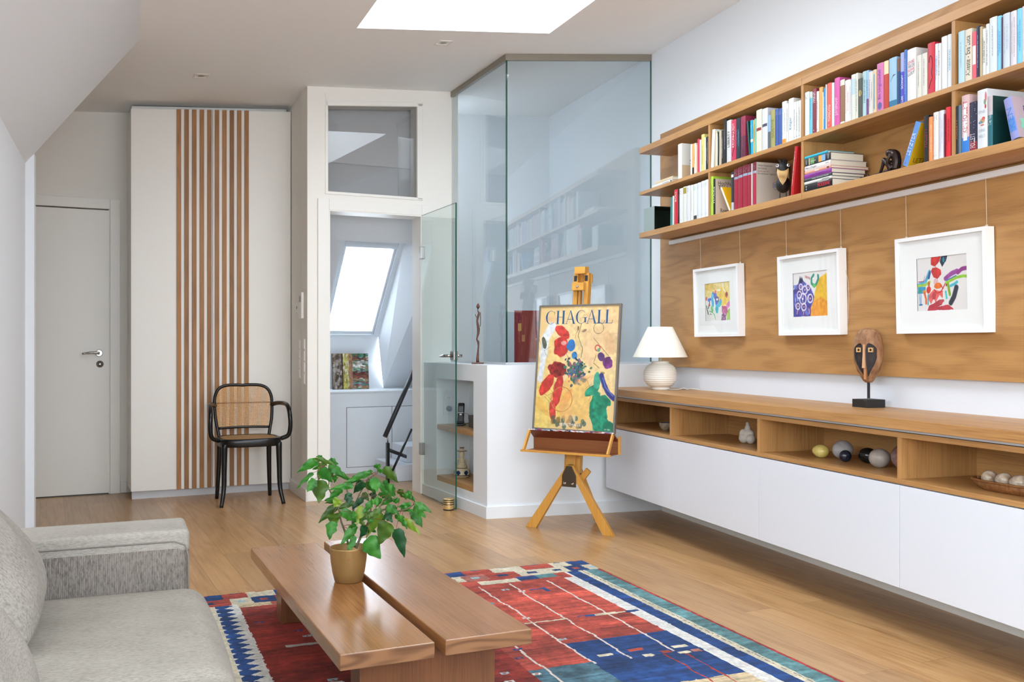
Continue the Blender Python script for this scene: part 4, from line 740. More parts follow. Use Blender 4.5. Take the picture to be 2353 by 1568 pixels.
# cable inside first compartment
b=B(); addtube(b,spline([(2.94,4.95,.74),(2.93,4.99,.70),(2.93,4.96,.67),(2.945,4.90,.655)],6),.004,8); o=obj('cable',b,mat('cable_grey',(120,122,126),.5)); tag(o,'grey cable hanging at the back of the first compartment','cable')
BOOKS_U=[
(5.104,5.054,0.206,'big white hardback',(238,236,228),'big white hardback with black serif cover letters','',None,{'sx': -0.02,'d': 0.17,'cover': 'D|SF'}),
(4.956,4.937,0.178,'thin white book',(236,236,230),'thin white paperback','',None,{}),
(4.936,4.915,0.176,'orange book',(232,170,84),'orange book with a black foot','',None,{'band': (0,0.22,(30,28,30))}),
(4.914,4.892,0.175,'ivory book',(234,228,208),'ivory paperback','~',(60,50,50),{}),
(4.891,4.876,0.162,'beige book',(214,200,160),'thin beige book','',None,{}),
(4.875,4.851,0.191,'pink-red book',(214,62,90),'pink-red hardback','',None,{}),
(4.85,4.832,0.182,'pale blue book',(210,222,232),'thin pale blue book','',None,{}),
(4.829,4.794,0.207,'tall yellow book',(234,216,130),'tall pale yellow book','~',(90,80,40),{'sx': -0.01}),
(4.794,4.78,0.184,'white spine book',(226,228,226),'white book with grey lettering','',None,{}),
(4.779,4.764,0.183,'black lettered book',(26,26,28),'black book with white lettering','~',(230,230,230),{}),
(4.764,4.75,0.185,'dark book',(34,34,38),'dark book against the divider','~',(210,210,210),{}),
(4.727,4.695,0.21,'leaning white book',(236,240,238),'white leaning book left of the black paperbacks','',None,{'lean': 4.5}),
(4.687,4.666,0.195,'beige leaning book',(206,192,150),'beige slightly leaning book','',None,{'lean': 2.5}),
(4.665,4.652,0.18,'white-striped book',(230,228,222),'narrow white book','',None,{}),
(4.651,4.639,0.185,'narrow black book',(24,24,24),'narrow black book','~',(220,220,220),{}),
(4.638,4.613,0.189,'stone-coloured book',(196,184,156),'stone-coloured book with dark flecks','~',(120,100,80),{}),
(4.612,4.588,0.184,'black-white book',(36,36,38),'black book with small white title','~',(225,225,225),{}),
(4.586,4.558,0.237,'tall black book',(18,18,20),'tall black book','~',(200,200,200),{'sx': -0.01}),
(4.556,4.51,0.225,'light grey book',(214,212,214),'light grey book with black capital title','LIBERTY',(20,20,20),{'sx': -0.01,'tp': (0.55,0.4)}),
(4.509,4.462,0.217,'crimson book with black curve',(200,54,84),'crimson book with a black curve on its spine','KRONHARDT',(236,226,226),{'curve': (30,20,24),'sx': -0.01,'tp': (0.62,0.6)}),
(4.461,4.421,0.216,'navy book',(34,40,56),'dark navy book with pale blue lettering','~~',(130,180,200),{'sx': -0.01}),
(4.417,4.37,0.215,'plum red book',(150,44,74),'plum red hardback with a dark lower half','~',(180,110,130),{'sx': -0.01,'d': 0.2,'band': (0,0.52,(96,40,62))}),
(4.339,4.325,0.181,'dark green leaning book',(8,74,62),'thin dark green book leaning left','',None,{'lean': -7}),
(4.323,4.3,0.177,'cyan book',(0,168,216),'cyan book with a white band','~',(220,240,250),{'band': (0.36,0.44,(240,240,236)),'lean': -1.5}),
(4.299,4.287,0.173,'gold book',(214,180,110),'thin gold book','~',(130,90,50),{}),
(4.286,4.273,0.177,'mint book',(130,204,176),'thin mint green book','~',(60,120,100),{}),
(4.27,4.219,0.215,'cream book with red label',(228,220,198),'cream book with a small dark red label','',None,{'lab': (0.5,0.57,(150,50,56)),'sx': -0.01}),
(4.217,4.166,0.209,'lavender book',(216,216,238),'lavender white book with a dark landscape strip','',None,{'lab': (0.56,0.63,(70,74,90)),'sx': -0.01}),
(4.167,4.142,0.166,'blue photo book',(140,176,206),'blue and grey photo-spined book','',None,{'band': (0,0.5,(90,96,100))}),
(4.141,4.104,0.186,'olive book',(168,162,96),'olive book with faint vertical title','GOETHE',(120,116,60),{'tp': (0.5,0.5)}),
(4.102,4.074,0.182,'first blue volume',(60,90,160),'left one of two matching blue cloth volumes','',None,{'dash': (190,200,220)}),
(4.073,4.046,0.178,'second blue volume',(60,90,160),'right one of two matching blue cloth volumes','',None,{'dash': (190,200,220)}),
(4.043,4.005,0.204,'white book with orange foot',(236,238,238),'white book with blue title and orange foot','~~',(80,150,190),{'lab': (0.0,0.1,(240,150,40)),'sx': -0.01}),
(4.005,3.991,0.188,'slim white book',(232,232,228),'slim white book with grey title','~',(90,90,90),{}),
(3.988,3.947,0.205,'wide white book',(236,236,230),'wide white book with blue vertical title','Edgar',(60,140,180),{'sx': -0.015,'tp': (0.42,0.3)}),
(3.948,3.929,0.181,'left plain white volume',(230,230,226),'left one of three slim white volumes','~',(110,110,110),{'foot': 1}),
(3.928,3.909,0.18,'middle plain white volume',(230,230,226),'middle one of three slim white volumes','~',(110,110,110),{'foot': 1}),
(3.908,3.89,0.179,'right plain white volume',(230,230,226),'right one of three slim white volumes','~',(110,110,110),{'foot': 1}),
(3.86,3.825,0.205,'pale grey book',(222,226,220),'pale grey-green book with small horizontal title','',None,{'dash': (120,120,120)}),
(3.824,3.801,0.198,'aqua book',(110,200,224),'aqua book with a grey-green edge','~',(30,110,150),{'band': (0.85,1,(206,214,206))}),
(3.801,3.771,0.206,'maroon book',(134,44,60),'maroon book with white title at the top','IMPERIUM',(236,230,230),{'tp': (0.8,0.25),'foot': 2}),
(3.77,3.752,0.188,'white paperback',(232,232,230),'white paperback with tiny black foot mark','~',(190,100,100),{'foot': 1}),
(3.751,3.724,0.201,'amber book',(228,172,90),'amber cloth book','',None,{}),
(3.723,3.716,0.174,'thin cream book',(228,226,214),'thin cream book','',None,{}),
(3.716,3.703,0.189,'bright blue book',(20,140,214),'bright blue narrow book','~',(220,240,250),{}),
(3.702,3.693,0.203,'pale narrow book',(214,220,214),'pale narrow book','',None,{}),
(3.691,3.659,0.204,'coral red book',(238,96,84),'coral red book with large white title','MONSCHAU',(250,236,226),{'tp': (0.33,0.36),'sx': -0.005,'foot': 2}),
(3.659,3.641,0.199,'ice blue book',(216,228,238),'ice blue white book','',None,{}),
(3.638,3.601,0.213,'magenta book',(218,90,168),'magenta book with white title','JUSTIZPALAST',(248,230,240),{'tp': (0.4,0.38),'sx': -0.01,'d': 0.2}),
(3.6,3.567,0.195,'brown book',(150,110,76),'brown book with a cream top and foot','',None,{'band': (0.87,1,(228,222,208)),'band2': (0,0.04,(236,228,214))}),
(3.566,3.533,0.185,'white book with rose title',(240,238,234),'white book with rose-red vertical lettering','~~',(226,130,140),{}),
(3.532,3.523,0.18,'narrow white book',(232,232,236),'narrow white book beside the rose-lettered one','~',(130,140,150),{}),
(3.522,3.492,0.198,'cream-blue book',(222,226,214),'cream book with a pale blue top picture','',None,{'lab': (0.55,0.9,(188,214,222)),'sx': -0.01}),
(3.491,3.477,0.198,'cream book',(228,228,214),'cream book left of the dark green-grey one','~',(130,130,120),{'sx': -0.01}),
(3.477,3.448,0.169,'charcoal book',(76,80,72),'charcoal book with a gold blotch','',None,{'spot': (0.62,(176,162,96))}),
(3.447,3.423,0.192,'pale teal book',(180,216,222),'pale teal book with dark vertical title','~~',(40,100,120),{'sx': -0.01}),
(3.424,3.408,0.191,'sky blue book',(160,196,230),'sky blue and purple book','~',(60,80,170),{'band': (0,0.36,(120,70,130))}),
(3.408,3.392,0.181,'off-white book',(226,222,212),'off-white book with brown title','~',(150,120,110),{}),
(3.392,3.382,0.18,'thin white-grey book',(226,228,230),'thin white-grey book','~',(80,80,80),{}),
(3.382,3.359,0.182,'peach book',(232,206,164),'peach book with a blue vertical strip','',None,{'strip': (60,140,180)}),
(3.356,3.314,0.2,'mauve pink book',(214,120,176),'mauve pink book with purple title and blue seal','Ein Unglücksfall',(80,60,160),{'tp': (0.55,0.62),'sx': -0.012,'spot': (0.1,(86,96,160))}),
(3.314,3.284,0.199,'brick red book',(196,62,40),'brick red book with a cream label on top','',None,{'band': (0.72,1,(240,224,180)),'sx': -0.005}),
(3.282,3.235,0.201,'light blue wide book',(160,200,226),'wide light blue book with a bird silhouette','',None,{'sx': -0.012,'band': (0,0.12,(40,120,160)),'bird': 1}),
(3.235,3.216,0.188,'dark blue book',(14,74,126),'dark blue book with brown-orange top','',None,{'band': (0.72,1,(120,84,60))}),
(3.215,3.193,0.206,'violet blue book',(84,84,208),'violet blue book with white lettering','Schnurr',(240,240,250),{'tp': (0.42,0.28),'word2': ('List',0.08,0.12),'band': (0.62,1,(170,180,230))}),
(3.192,3.176,0.212,'steel blue book',(74,120,196),'tall steel blue book','~',(180,200,230),{'sx': -0.005}),
(3.174,3.123,0.206,'very wide white book',(238,236,234),'very wide white book with pink and navy scribbled title','',None,{'sx': -0.018,'d': 0.2,'scrib': 1}),
(3.123,3.095,0.168,'left ivory volume',(230,228,218),'left one of two ivory volumes','~',(140,140,130),{'d': 0.14}),
(3.094,3.064,0.168,'right ivory volume',(230,228,218),'right one of two ivory volumes','~',(140,140,130),{'d': 0.14}),
(3.061,3.022,0.198,'red book with black snake line',(212,46,66),'red book with a curling black line','',None,{'curve': (50,20,24),'sx': -0.015,'d': 0.2}),
(3.022,3.006,0.186,'white book with blue title',(230,232,236),'white book with faint blue title','~~',(150,170,220),{}),
(3.006,2.99,0.183,'white book with grey title',(234,234,234),'white book with small grey title','~',(120,120,120),{}),
(2.988,2.959,0.202,'tall plain white book',(236,238,238),'tall plain white book','',None,{'sx': -0.012}),
(2.959,2.936,0.202,'white book with turquoise title',(228,234,238),'white book with turquoise title by the divider','~~',(60,160,200),{}),
(2.902,2.87,0.195,'powder blue book',(190,224,238),'powder blue book right of the divider','~',(120,170,200),{'sx': -0.01}),
(2.869,2.835,0.192,'cream book with long title',(232,222,202),'cream book with a long handwritten black title','Alkeste - Eva Luca',(30,30,30),{'tp': (0.48,0.78),'sx': -0.01}),
(2.835,2.815,0.174,'rose pink book',(240,100,120),'rose pink book with a white spine label','',None,{'lab': (0.3,0.7,(236,236,236))}),
(2.814,2.798,0.189,'navy thin book',(34,40,72),'navy thin book with white foot text','~',(150,160,200),{}),
(2.797,2.787,0.183,'sand book',(206,184,140),'sand-coloured thin book','',None,{}),
(2.786,2.77,0.171,'slim white-mint book',(230,236,230),'slim white book with two grey title lines','~~',(130,130,130),{}),
(2.77,2.754,0.183,'slim chalk book',(232,236,236),'slim chalk-white book','~',(130,130,130),{}),
(2.753,2.718,0.199,'wide white-blue book',(226,236,238),'wide glossy white book before the sky blue one','~',(150,150,150),{'sx': -0.01}),
(2.718,2.699,0.195,'sky blue slim book',(130,212,248),'sky blue slim book,left one of two','~~',(80,160,210),{}),
(2.698,2.693,0.186,'purple sliver',(90,66,96),'very thin purple book','',None,{}),
(2.693,2.662,0.194,'pale grey-blue book',(210,222,234),'pale grey-blue wide book','~~',(180,190,200),{}),
(2.659,2.632,0.192,'blush white book',(230,224,230),'blush white wide book','~~',(190,180,190),{}),
(2.631,2.609,0.192,'second sky blue book',(130,212,248),'sky blue book,right one of two','~~',(80,160,210),{}),
(2.609,2.582,0.194,'pinkish white book',(236,224,230),'pinkish white book at the frame edge','',None,{})]
BOOKS_L=[
(5.206,5.18,0.169,'teal book',(60,130,124),'thin teal book behind the dark box','',None,{'lean': 2}),
(5.177,5.159,0.175,'thin white lower book',(220,224,220),'thin white book','',None,{'lean': 1}),
(5.154,5.108,0.208,'red book with white capitals',(214,34,52),'red book with big white capitals','BÖLL',(240,236,220),{'tp': (0.8,0.3),'big': 1}),
(5.106,5.091,0.205,'thin black book',(18,18,20),'thin black book','~',(160,160,160),{}),
(5.09,5.046,0.205,'white volume with pink title',(228,232,234),'white volume with a small pink title','',None,{'blk': (210,110,160)}),
(5.045,5.001,0.208,'white volume with yellow label',(228,228,218),'white volume with yellow-black top label','',None,{'lab': (0.8,0.97,(170,150,50))}),
(5.0,4.958,0.207,'white volume with blue title',(226,228,230),'white volume with a small blue title','',None,{'blk': (120,150,200)}),
(4.956,4.924,0.205,'ivory narrow volume',(232,230,220),'ivory narrow volume','~',(180,170,170),{}),
(4.922,4.878,0.204,'white volume with green title',(228,234,230),'white volume with a green title and black drawing','',None,{'blk': (90,190,130),'lab': (0.0,0.11,(60,60,60))}),
(4.876,4.833,0.205,'white volume with faint title',(226,230,232),'white volume with a faint grey title','',None,{'blk': (190,190,190)}),
(4.832,4.791,0.207,'white volume with grey title',(228,232,236),'white volume with a dark grey title','',None,{'blk': (110,110,130)}),
(4.79,4.752,0.208,'white volume with purple title',(232,234,240),'white volume with a purple title by the divider','',None,{'blk': (140,80,150)}),
(4.727,4.699,0.216,'lime book',(174,214,60),'lime green book','~',(60,90,40),{}),
(4.699,4.675,0.199,'black book with white capitals',(24,26,26),'black book with white capitals','HACKS',(236,236,236),{'tp': (0.55,0.45),'d': 0.2,'cover': 'Hochhuth|TELL 38||Rowohlt','ccol': (222,200,182)}),
(4.513,4.486,0.205,'black and grey book',(44,46,50),'black book with a grey foot and white band','',None,{'band': (0,0.2,(190,194,198)),'lab': (0.86,0.93,(236,236,236))}),
(4.483,4.445,0.215,'first crimson volume',(162,34,58),'first of the crimson volumes,leftmost','',None,{'ser': 1,'sx': -0.005}),
(4.444,4.4,0.218,'second crimson volume',(162,34,58),'second of the crimson volumes','',None,{'ser': 1,'sx': -0.005}),
(4.397,4.353,0.22,'third crimson volume',(162,34,58),'third of the crimson volumes','',None,{'ser': 1,'sx': -0.005}),
(4.352,4.315,0.218,'fourth crimson volume',(162,34,58),'fourth of the crimson volumes','',None,{'ser': 1,'sx': -0.005}),
(4.314,4.306,0.217,'white slipcase edge',(228,222,218),'thin white book','',None,{}),
(4.303,4.268,0.218,'fifth crimson volume',(172,40,66),'fifth crimson volume,rightmost,with beige cover','',None,{'ser': 1,'sx': -0.01,'d': 0.2,'cover': "Walter Kempowski|Das Echolot|Barbarossa '41|Ein kollektives Tagebuch",'ccol': (206,196,182),'seal': 1}),
(3.975,3.952,0.232,'leaning red book',(190,30,34),'slim red book leaning on the divider','~',(240,220,220),{'lean': 8.5}),
(3.204,3.173,0.179,'blue and yellow book',(96,150,220),'blue-spined book with a yellow cover leaning right','LETZTER',(240,244,250),{'lean': 25,'cover': 'LETZTES','ccol': (214,170,20),'d': 0.2,'foot': 3}),
(3.083,3.057,0.184,'black thriller with red title',(20,20,22),'black paperback with red lettering','FOLLETT',(160,40,44),{'tp': (0.52,0.4),'big': 0}),
(3.056,3.035,0.173,'orange paperback',(246,150,86),'orange paperback','~~',(250,214,180),{}),
(3.032,3.003,0.185,'white paperback with grey block',(234,232,228),'white paperback with a small grey block','',None,{'blk': (120,116,112)}),
(3.001,2.976,0.185,'white lilac paperback',(230,230,240),'white-lilac paperback','~~',(190,190,210),{}),
(2.975,2.968,0.168,'dark red sliver',(110,30,50),'very thin dark red book','',None,{}),
(2.967,2.941,0.19,'bright red paperback',(228,28,52),'bright red paperback by the divider','~~',(130,20,30),{}),
(2.914,2.902,0.183,'black thriller',(20,20,22),'black paperback with orange lettering right of divider','FOLLETT',(200,110,60),{'tp': (0.52,0.4)}),
(2.902,2.887,0.183,'slate blue book',(96,120,136),'slate blue and grey book','',None,{}),
(2.885,2.847,0.214,'pink-white-blue book',(222,186,186),'wide pink and white book with a blue foot','KEN FOLLETT',(190,50,60),{'tp': (0.62,0.56),'sx': -0.01,'band': (0,0.26,(44,130,220)),'panel': 1}),
(2.848,2.812,0.18,'starry navy book',(30,32,64),'navy book with white stars and a red foot','FOLLETT',(240,240,244),{'tp': (0.2,0.3),'stars': 1,'band': (0,0.18,(150,40,50))}),
(2.809,2.761,0.214,'thick white book with bird',(228,232,236),'thick white book with a colourful bird','',None,{'sx': -0.015,'d': 0.22,'birdc': 1,'words': ('EINE|ORE|WELT',)}),
(2.761,2.738,0.182,'teal hardback',(16,104,118),'teal hardback with dark cover','The Nobel',(200,220,220),{'tp': (0.55,0.28),'d': 0.2,'ccol': (10,60,60),'band': (0.62,1,(200,186,190))}),
(2.656,2.62,0.156,'lilac thriller',(150,156,214),'thick lilac book leaning left with leaf cover','KEN',(60,130,210),{'lean': -13,'d': 0.2,'cover': 'KEN|FOLLETT|DIE|VON','ccol': (196,178,190),'ctc': (36,50,110),'leaf': 1,'panelb': 1})]
# ================= books =================
PAGES=mat('book_pages',(226,218,200),.8)
def bay(y): return 'far left' if y>4.73 else 'second' if y>3.87 else 'third' if y>2.92 else 'right'
def plate(bm,f,y0,y1,z0,z1,mi):
    v=[bm.verts.new(f(*p)) for p in ((y0,z0),(y1,z0),(y1,z1),(y0,z1))]; q=bm.faces.new(v); q.material_index=mi
def add_book(name,yl,yr,h,zb,col,text,tcol,ex,lab,grp,cat='book'):
    w=yl-yr; d=ex.get('d',.135); sx=2.753+ex.get('sx',0)*.1; lean=math.radians(ex.get('lean',0)); yc=(yl+yr)/2
    ww=w*.96; ms=[cmat(col)]; 
    def mi(c,r=.45):
        m=cmat(c,r)
        if m not in ms: ms.append(m)
        return ms.index(m)
    bm=B(); hw=ww/2; rnd=min(.004,ww*.22); t=.0018
    arc=[(rnd*(1-math.cos(a)) ,hw*math.sin(a)) for a in [(-1+2*i/6)*PI/2*.92 for i in range(7)]]
    arc=[(rnd*(1-math.cos((-1+2*i/6)*1.4)),hw*(-1+2*i/6)) for i in range(7)]
    poly=arc+[(d,hw),(d,hw-t),(rnd+t,hw-t),(rnd+t,-hw+t),(d,-hw+t),(d,-hw)]
    if ex.get('ccol'):
        a=[bm.verts.new((x,y,0)) for x,y in poly]; c=[bm.verts.new((x,y,h)) for x,y in poly]; n=len(poly)
        bm.faces.new(a[::-1]); bm.faces.new(c)
        for i in range(n):
            q=bm.faces.new((a[i],a[(i+1)%n],c[(i+1)%n],c[i]))
            if i==n-1: q.material_index=mi(ex['ccol'])
    else: addprism(bm,poly,0,h)
    def sp(y,z,e=.0003):     # point on the rounded spine
        k=y/hw if hw else 0; return (rnd*(1-math.cos(k*1.4))-e,y,z)
    def spl(y0,y1,z0,z1,c,e=.0003):
        m=mi(c)
        for i in range(6):
            a=y0+(y1-y0)*i/6; b2=y0+(y1-y0)*(i+1)/6
            v=[bm.verts.new(sp(*p,e)) for p in ((a,z0),(b2,z0),(b2,z1),(a,z1))]; q=bm.faces.new(v); q.material_index=m
    for kk in ('band','band2'):
        if kk in ex: f0,f1,c=ex[kk]; spl(-hw,hw,f0*h,f1*h,c)
    if 'lab' in ex: f0,f1,c=ex['lab']; spl(-hw*.86,hw*.86,max(.001,f0*h),f1*h,c,.0005)
    if 'strip' in ex: spl(-hw*.2,hw*.2,.08*h,.9*h,ex['strip'],.0005)
    if ex.get('panel'): spl(-hw*.55,hw*.45,.2*h,.85*h,(236,238,240),.0006)
    if ex.get('panelb'): spl(-hw*.8,hw*.9,.18*h,.5*h,(86,140,220),.0006)
    if 'spot' in ex:
        f0,c=ex['spot']; m=mi(c); n=14; rr=min(hw*.75,.012); v=[bm.verts.new(sp(rr*math.cos(2*PI*i/n),f0*h+rr*1.3*math.sin(2*PI*i/n),.0006)) for i in range(n)]; q=bm.faces.new(v); q.material_index=m
    if 'curve' in ex:
        m=mi(ex['curve']); P_=spline([(.5,.97),(.75,.90),(-.1,.74),(.3,.55),(-.3,.38),(-.7,.28),(.2,.18),(.6,.05)] if w<.03 else [(.55,.42+.2),(.1,.74),(-.35,.70),(-.5,.55),(-.3,.40),(-.5,.30),(0,.22),(.5,.10)],6)
        addtube(bm,[sp(p[0]*hw*.9,p[1]*h,.0004) for p in P_],.0011,6,mi=m)
    if ex.get('ser'): spl(-hw,hw,.74*h,.80*h,(150,160,180)); spl(-hw,hw,.80*h,.999*h,(112,24,44))
    rg=random.Random(int(yl*1000)+int(h*999))
    def dashes(c,y0,z0,z1,hgt=.0016,vert=True,seed=0):     # rows of tiny illegible print
        m=mi(c); z=z0
        while z<z1:
            l=rg.uniform(.0015,.004)
            plate(bm,lambda a,b2:sp(a,b2,.0007),y0-hgt/2,y0+hgt/2,z,min(z+l,z1),m); z+=l+rg.choice((.0008,.0008,.003))
    if text and text[0]=='~':
        c=tcol; n=len(text)
        for k in range(n): dashes(c,(k-(n-1)/2)*hw*.8,h*rg.uniform(.15,.35),h*rg.uniform(.7,.9),min(.0032,hw*.42))
    if 'dash' in ex or ex.get('ser') or 'blk' in ex:
        c=ex.get('dash') or (ex.get('blk') if 'blk' in ex else (220,214,216)); m=mi(c)
        for k in range(4):
            z=h*(.93-.028*k); l=hw*rg.uniform(.9,1.4); plate(bm,lambda a,b2:sp(a,b2,.0007),hw*.75-l,hw*.75,z-.0022,z+.0005,m)
        if 'blk' in ex: 
            for k in range(2): z=h*(.10-.02*k); plate(bm,lambda a,b2:sp(a,b2,.0007),-hw*.3,hw*.7,z-.001,z,m)
    if 'foot' in ex: plate(bm,lambda a,b2:sp(a,b2,.0007),-min(hw*.4,.002),min(hw*.4,.002),h*.05,h*.05+.004,mi((236,236,236) if ex['foot']==2 else (190,30,50) if ex['foot']==3 else (50,50,50)))
    if text and text[0]!='~':
        pc,pl=ex.get('tp',(.5,.5)); th=min(w*(.62 if not ex.get('big') else .8),.022)
        if 'words' in ex: pass
        addtext(bm,text,lambda x,y:sp(y,pc*h+x,.0010),w=pl*h,h=th if len(text)>4 else th,mi=mi(tcol))
        if 'word2' in ex: s2,p2,l2=ex['word2']; addtext(bm,s2,lambda x,y:sp(y,p2*h+x,.0010),w=l2*h,h=th,mi=mi(tcol))
    if 'words' in ex:
        for k,s in enumerate(ex['words'][0].split('|')): addtext(bm,s,lambda x,y,k=k:sp(-x,h*(.62,.30,.20)[k]+y,.0009),w=w*.62,h=.010,mi=mi((160,176,190)))
    if ex.get('scrib'):
        for k,(s,c) in enumerate((('DIE',(226,60,110)),('WILDE',(30,40,80)),('RUHE',(226,60,110)),('LUST',(30,40,80)))): addtext(bm,s,lambda x,y,k=k:sp(-x,h*(.74-.075*k)+y+.15*x,.0009),w=w*.72,h=.012,mi=mi(c))
    if ex.get('bird'): addtube(bm,[sp(-hw*.1,.60*h,.0004),sp(-hw*.35,.63*h,.0004),sp(-hw*.8,.64*h,.0004)],[.0008,.002,.0006],5,mi=mi((30,40,60))); addtube(bm,[sp(hw*.5,.52*h,.0004),sp(-hw*.1,.60*h,.0004)],.0007,5,mi=mi((30,40,60)))
    if ex.get('birdc'):
        for (cy,cz,ry,rz_,c) in ((-.1,.46,.5,.045,(200,160,110)),(.25,.44,.45,.025,(70,140,180)),(-.35,.50,.3,.03,(214,80,80)),(-.1,.39,.4,.012,(210,90,80)),(-.75,.86,.16,.09,(200,120,130)),(-.6,.78,.2,.05,(120,160,120)),(-.7,.70,.15,.04,(190,80,90))):
            m=mi(c); n=12; v=[bm.verts.new(sp(max(-hw,min(hw,hw*cy+hw*ry*math.cos(2*PI*i/n))),h*cz+h*rz_*math.sin(2*PI*i/n),.0006+.0001*abs(cy))) for i in range(n)]; q=bm.faces.new(v); q.material_index=m
    if ex.get('stars'):
        m=mi((220,224,236))
        for k in range(14): plate(bm,lambda a,b2:sp(a,b2,.0008),*(lambda a,s:(a,a+s))(rg.uniform(-hw,hw*.85),.0018),*(lambda a,s:(a,a+s))(rg.uniform(.3*h,.97*h),.0018),m)
    # cover lettering on the board facing the room's near end
    cf_=lambda x,z:(x,-hw-.0004,z)
    if 'cover' in ex:
        ls=ex['cover'].split('|'); tc=ex.get('ctc',(36,32,30)); n=len(ls)
        if len(ls)==2 and ls[0]=='D':
            addtext(bm,'D',lambda x,y:cf_(.075+x,h*.66+y),h=.030,mi=mi(tc)); addtext(bm,'SE',lambda x,y:cf_(.075+x,h*.48+y),h=.030,mi=mi(tc)); plate(bm,cf_,.004,d-.004,.002,h*.38,mi((214,186,150)))
        elif ex.get('seal'):
            for k,s in enumerate(ls): W0=textgeo(s)[2]; addtext(bm,s,lambda x,y,k=k,W0=W0:cf_(.012+W0*.011/2+x,h*(.92-.065*k)+y),w=W0*.011,mi=mi((150,50,50) if k==2 else tc))
            m=mi((90,100,130)); n2=20
            for rr,m2,e in ((.020,mi((170,70,70)),.0004),(.0185,mi((200,204,214)),.0006)): 
                v=[bm.verts.new((.118+rr*math.cos(2*PI*i/n2),-hw-e,h*.46+rr*math.sin(2*PI*i/n2))) for i in range(n2)]; q=bm.faces.new(v); q.material_index=m2
            for k in range(5): addtube(bm,[(.104+.007*k,-hw-.0007,h*.46-.010),(.108+.006*k,-hw-.0007,h*.46),(.103+.007*k,-hw-.0007,h*.46+.011)],.0011,5,mi=m)
        elif ls[0]=='KEN':
            for k,s in enumerate(ls): addtext(bm,s,lambda x,y,k=k:cf_(.10+x,h*(.86-.15*k)+y),w=(.06,.105,.06,.06)[k],h=.024,mi=mi(tc if k<3 else (60,120,210)))
        elif ls[0]=='LETZTES': addtext(bm,'LETZTES',lambda x,y:cf_(.072+x,h*.16+y),w=.10,h=.018,mi=mi((120,80,20)))
        else:
            for k,s in enumerate(ls):
                if s: addtext(bm,s,lambda x,y,k=k:cf_(.075+x,h*(.88,.76,.5,.12)[k]+y),w=.11 if k<2 else .08,h=.022,mi=mi(tc))
    if ex.get('leaf'):
        for ang,c in ((.5,(130,200,60)),(1.4,(90,170,50)),(-.3,(110,190,70)),(2.6,(150,220,190)),(3.4,(140,214,190))):
            cx_,cz_=.055,.05; m=mi(c); pts=[(0,0),(.012,.010),(.028,.011),(.040,0),(.028,-.011),(.012,-.010)]
            v=[bm.verts.new((cx_+x*math.cos(ang)-y*math.sin(ang),-hw-.0006-.0001*ang,cz_+x*math.sin(ang)+y*math.cos(ang))) for x,y in pts]; q=bm.faces.new(v); q.material_index=m
    o=obj(name,bm,ms,norm=False)
    o.location=(sx,yc,zb+(abs(math.sin(lean))*hw if lean else 0)+.0002); o.rotation_euler=(lean,0,0); tag(o,lab,cat,grp)
    p=obj('pages',bbox(rnd+t+.0005,d-.002,-hw+t+.0002,hw-t-.0002,.002,h-.003),PAGES,o)
    return o
def place_books(L_,zb,row):
    used={}
    for i,(yl,yr,h,short,col,desc,text,tcol,ex) in enumerate(L_):
        nl=L_[i-1][3] if i else None; nr_=L_[i+1][3] if i+1<len(L_) else None
        b_=bay((yl+yr)/2); lab=desc+', '+(row+' row, ')+b_+' bay'
        n=len(lab.split())
        if n<=12 and nr_ and 'right' not in desc and 'left' not in desc and 'divider' not in desc: lab=desc+', left of '+nr_+', '+row+' row' if len((desc+nr_).split())<=11 else lab
        while lab in used: lab=lab+' again'
        used[lab]=1
        add_book('book',yl,yr,h,zb,col,text,tcol,ex,lab,'standing books on the '+row+' shelf')
place_books(BOOKS_U,2.1075,'upper'); place_books(BOOKS_L,1.8425,'lower')
# lying books
def lie(name,y0,y1,z0,z1,col,lab,grp,d=.17,text=None,tcol=(240,240,240),tp=(.5,.5,.6),x0=2.752,extras=()):
    ms=[cmat(col)]; bm=B(); h=z1-z0; t=.0018; n=6; rnd=min(.003,h*.2)
    arc=[(rnd*(1-math.cos((-1+2*i/n)*1.4)),z0+h/2+h/2*(-1+2*i/n)) for i in range(n+1)]
    poly=arc+[(d,z1),(d,z1-t),(rnd+t,z1-t),(rnd+t,z0+t),(d,z0+t),(d,z0)]
    addprism(bm,poly,y0,y1,lambda x,z,y:(x0+x,y,z))
    W=y1-y0
    def F(x,y,e=.0006): return (x0-e,y1+ (-x),z0+h/2+y)     # x measured from the left (far) end
    if text:
        m=cmat(tcol); ms.append(m); addtext(bm,text,lambda x,y:F(tp[0]*W+x,y),w=tp[1]*W,h=tp[2]*h,mi=1)
    for (a,b2,c0,c1,c) in extras:
        m=cmat(c)
        if m not in ms: ms.append(m)
        v=[bm.verts.new(F(a*W,(c0-.5)*h,.0004)),bm.verts.new(F(b2*W,(c0-.5)*h,.0004)),bm.verts.new(F(b2*W,(c1-.5)*h,.0004)),bm.verts.new(F(a*W,(c1-.5)*h,.0004))]; q=bm.faces.new(v); q.material_index=ms.index(m)
    o=obj(name,bm,ms,norm=False); tag(o,lab,'book',grp)
    obj('pages',bbox(x0+rnd+t,x0+d-.002,y0+.003,y1-.003,z0+t+.0002,z1-t-.0002),PAGES,o); return o
G='lying books in the stack'
lie('book',3.655,3.858,1.8428,1.8765,(22,22,26),'black book with red capitals, bottom of the lying stack',G,.185,'MODERNE',(226,44,70),(.72,.44,.5),extras=[(.06,.09,.2,.4,(200,200,200)),(.06,.09,.55,.75,(200,200,200)),(.50,.90,.86,.92,(230,230,230))])
lie('book',3.657,3.86,1.8768,1.8885,(230,230,224),'thin white book second from bottom in the lying stack',G,.16,extras=[(.66,.92,.35,.6,(90,90,90))])
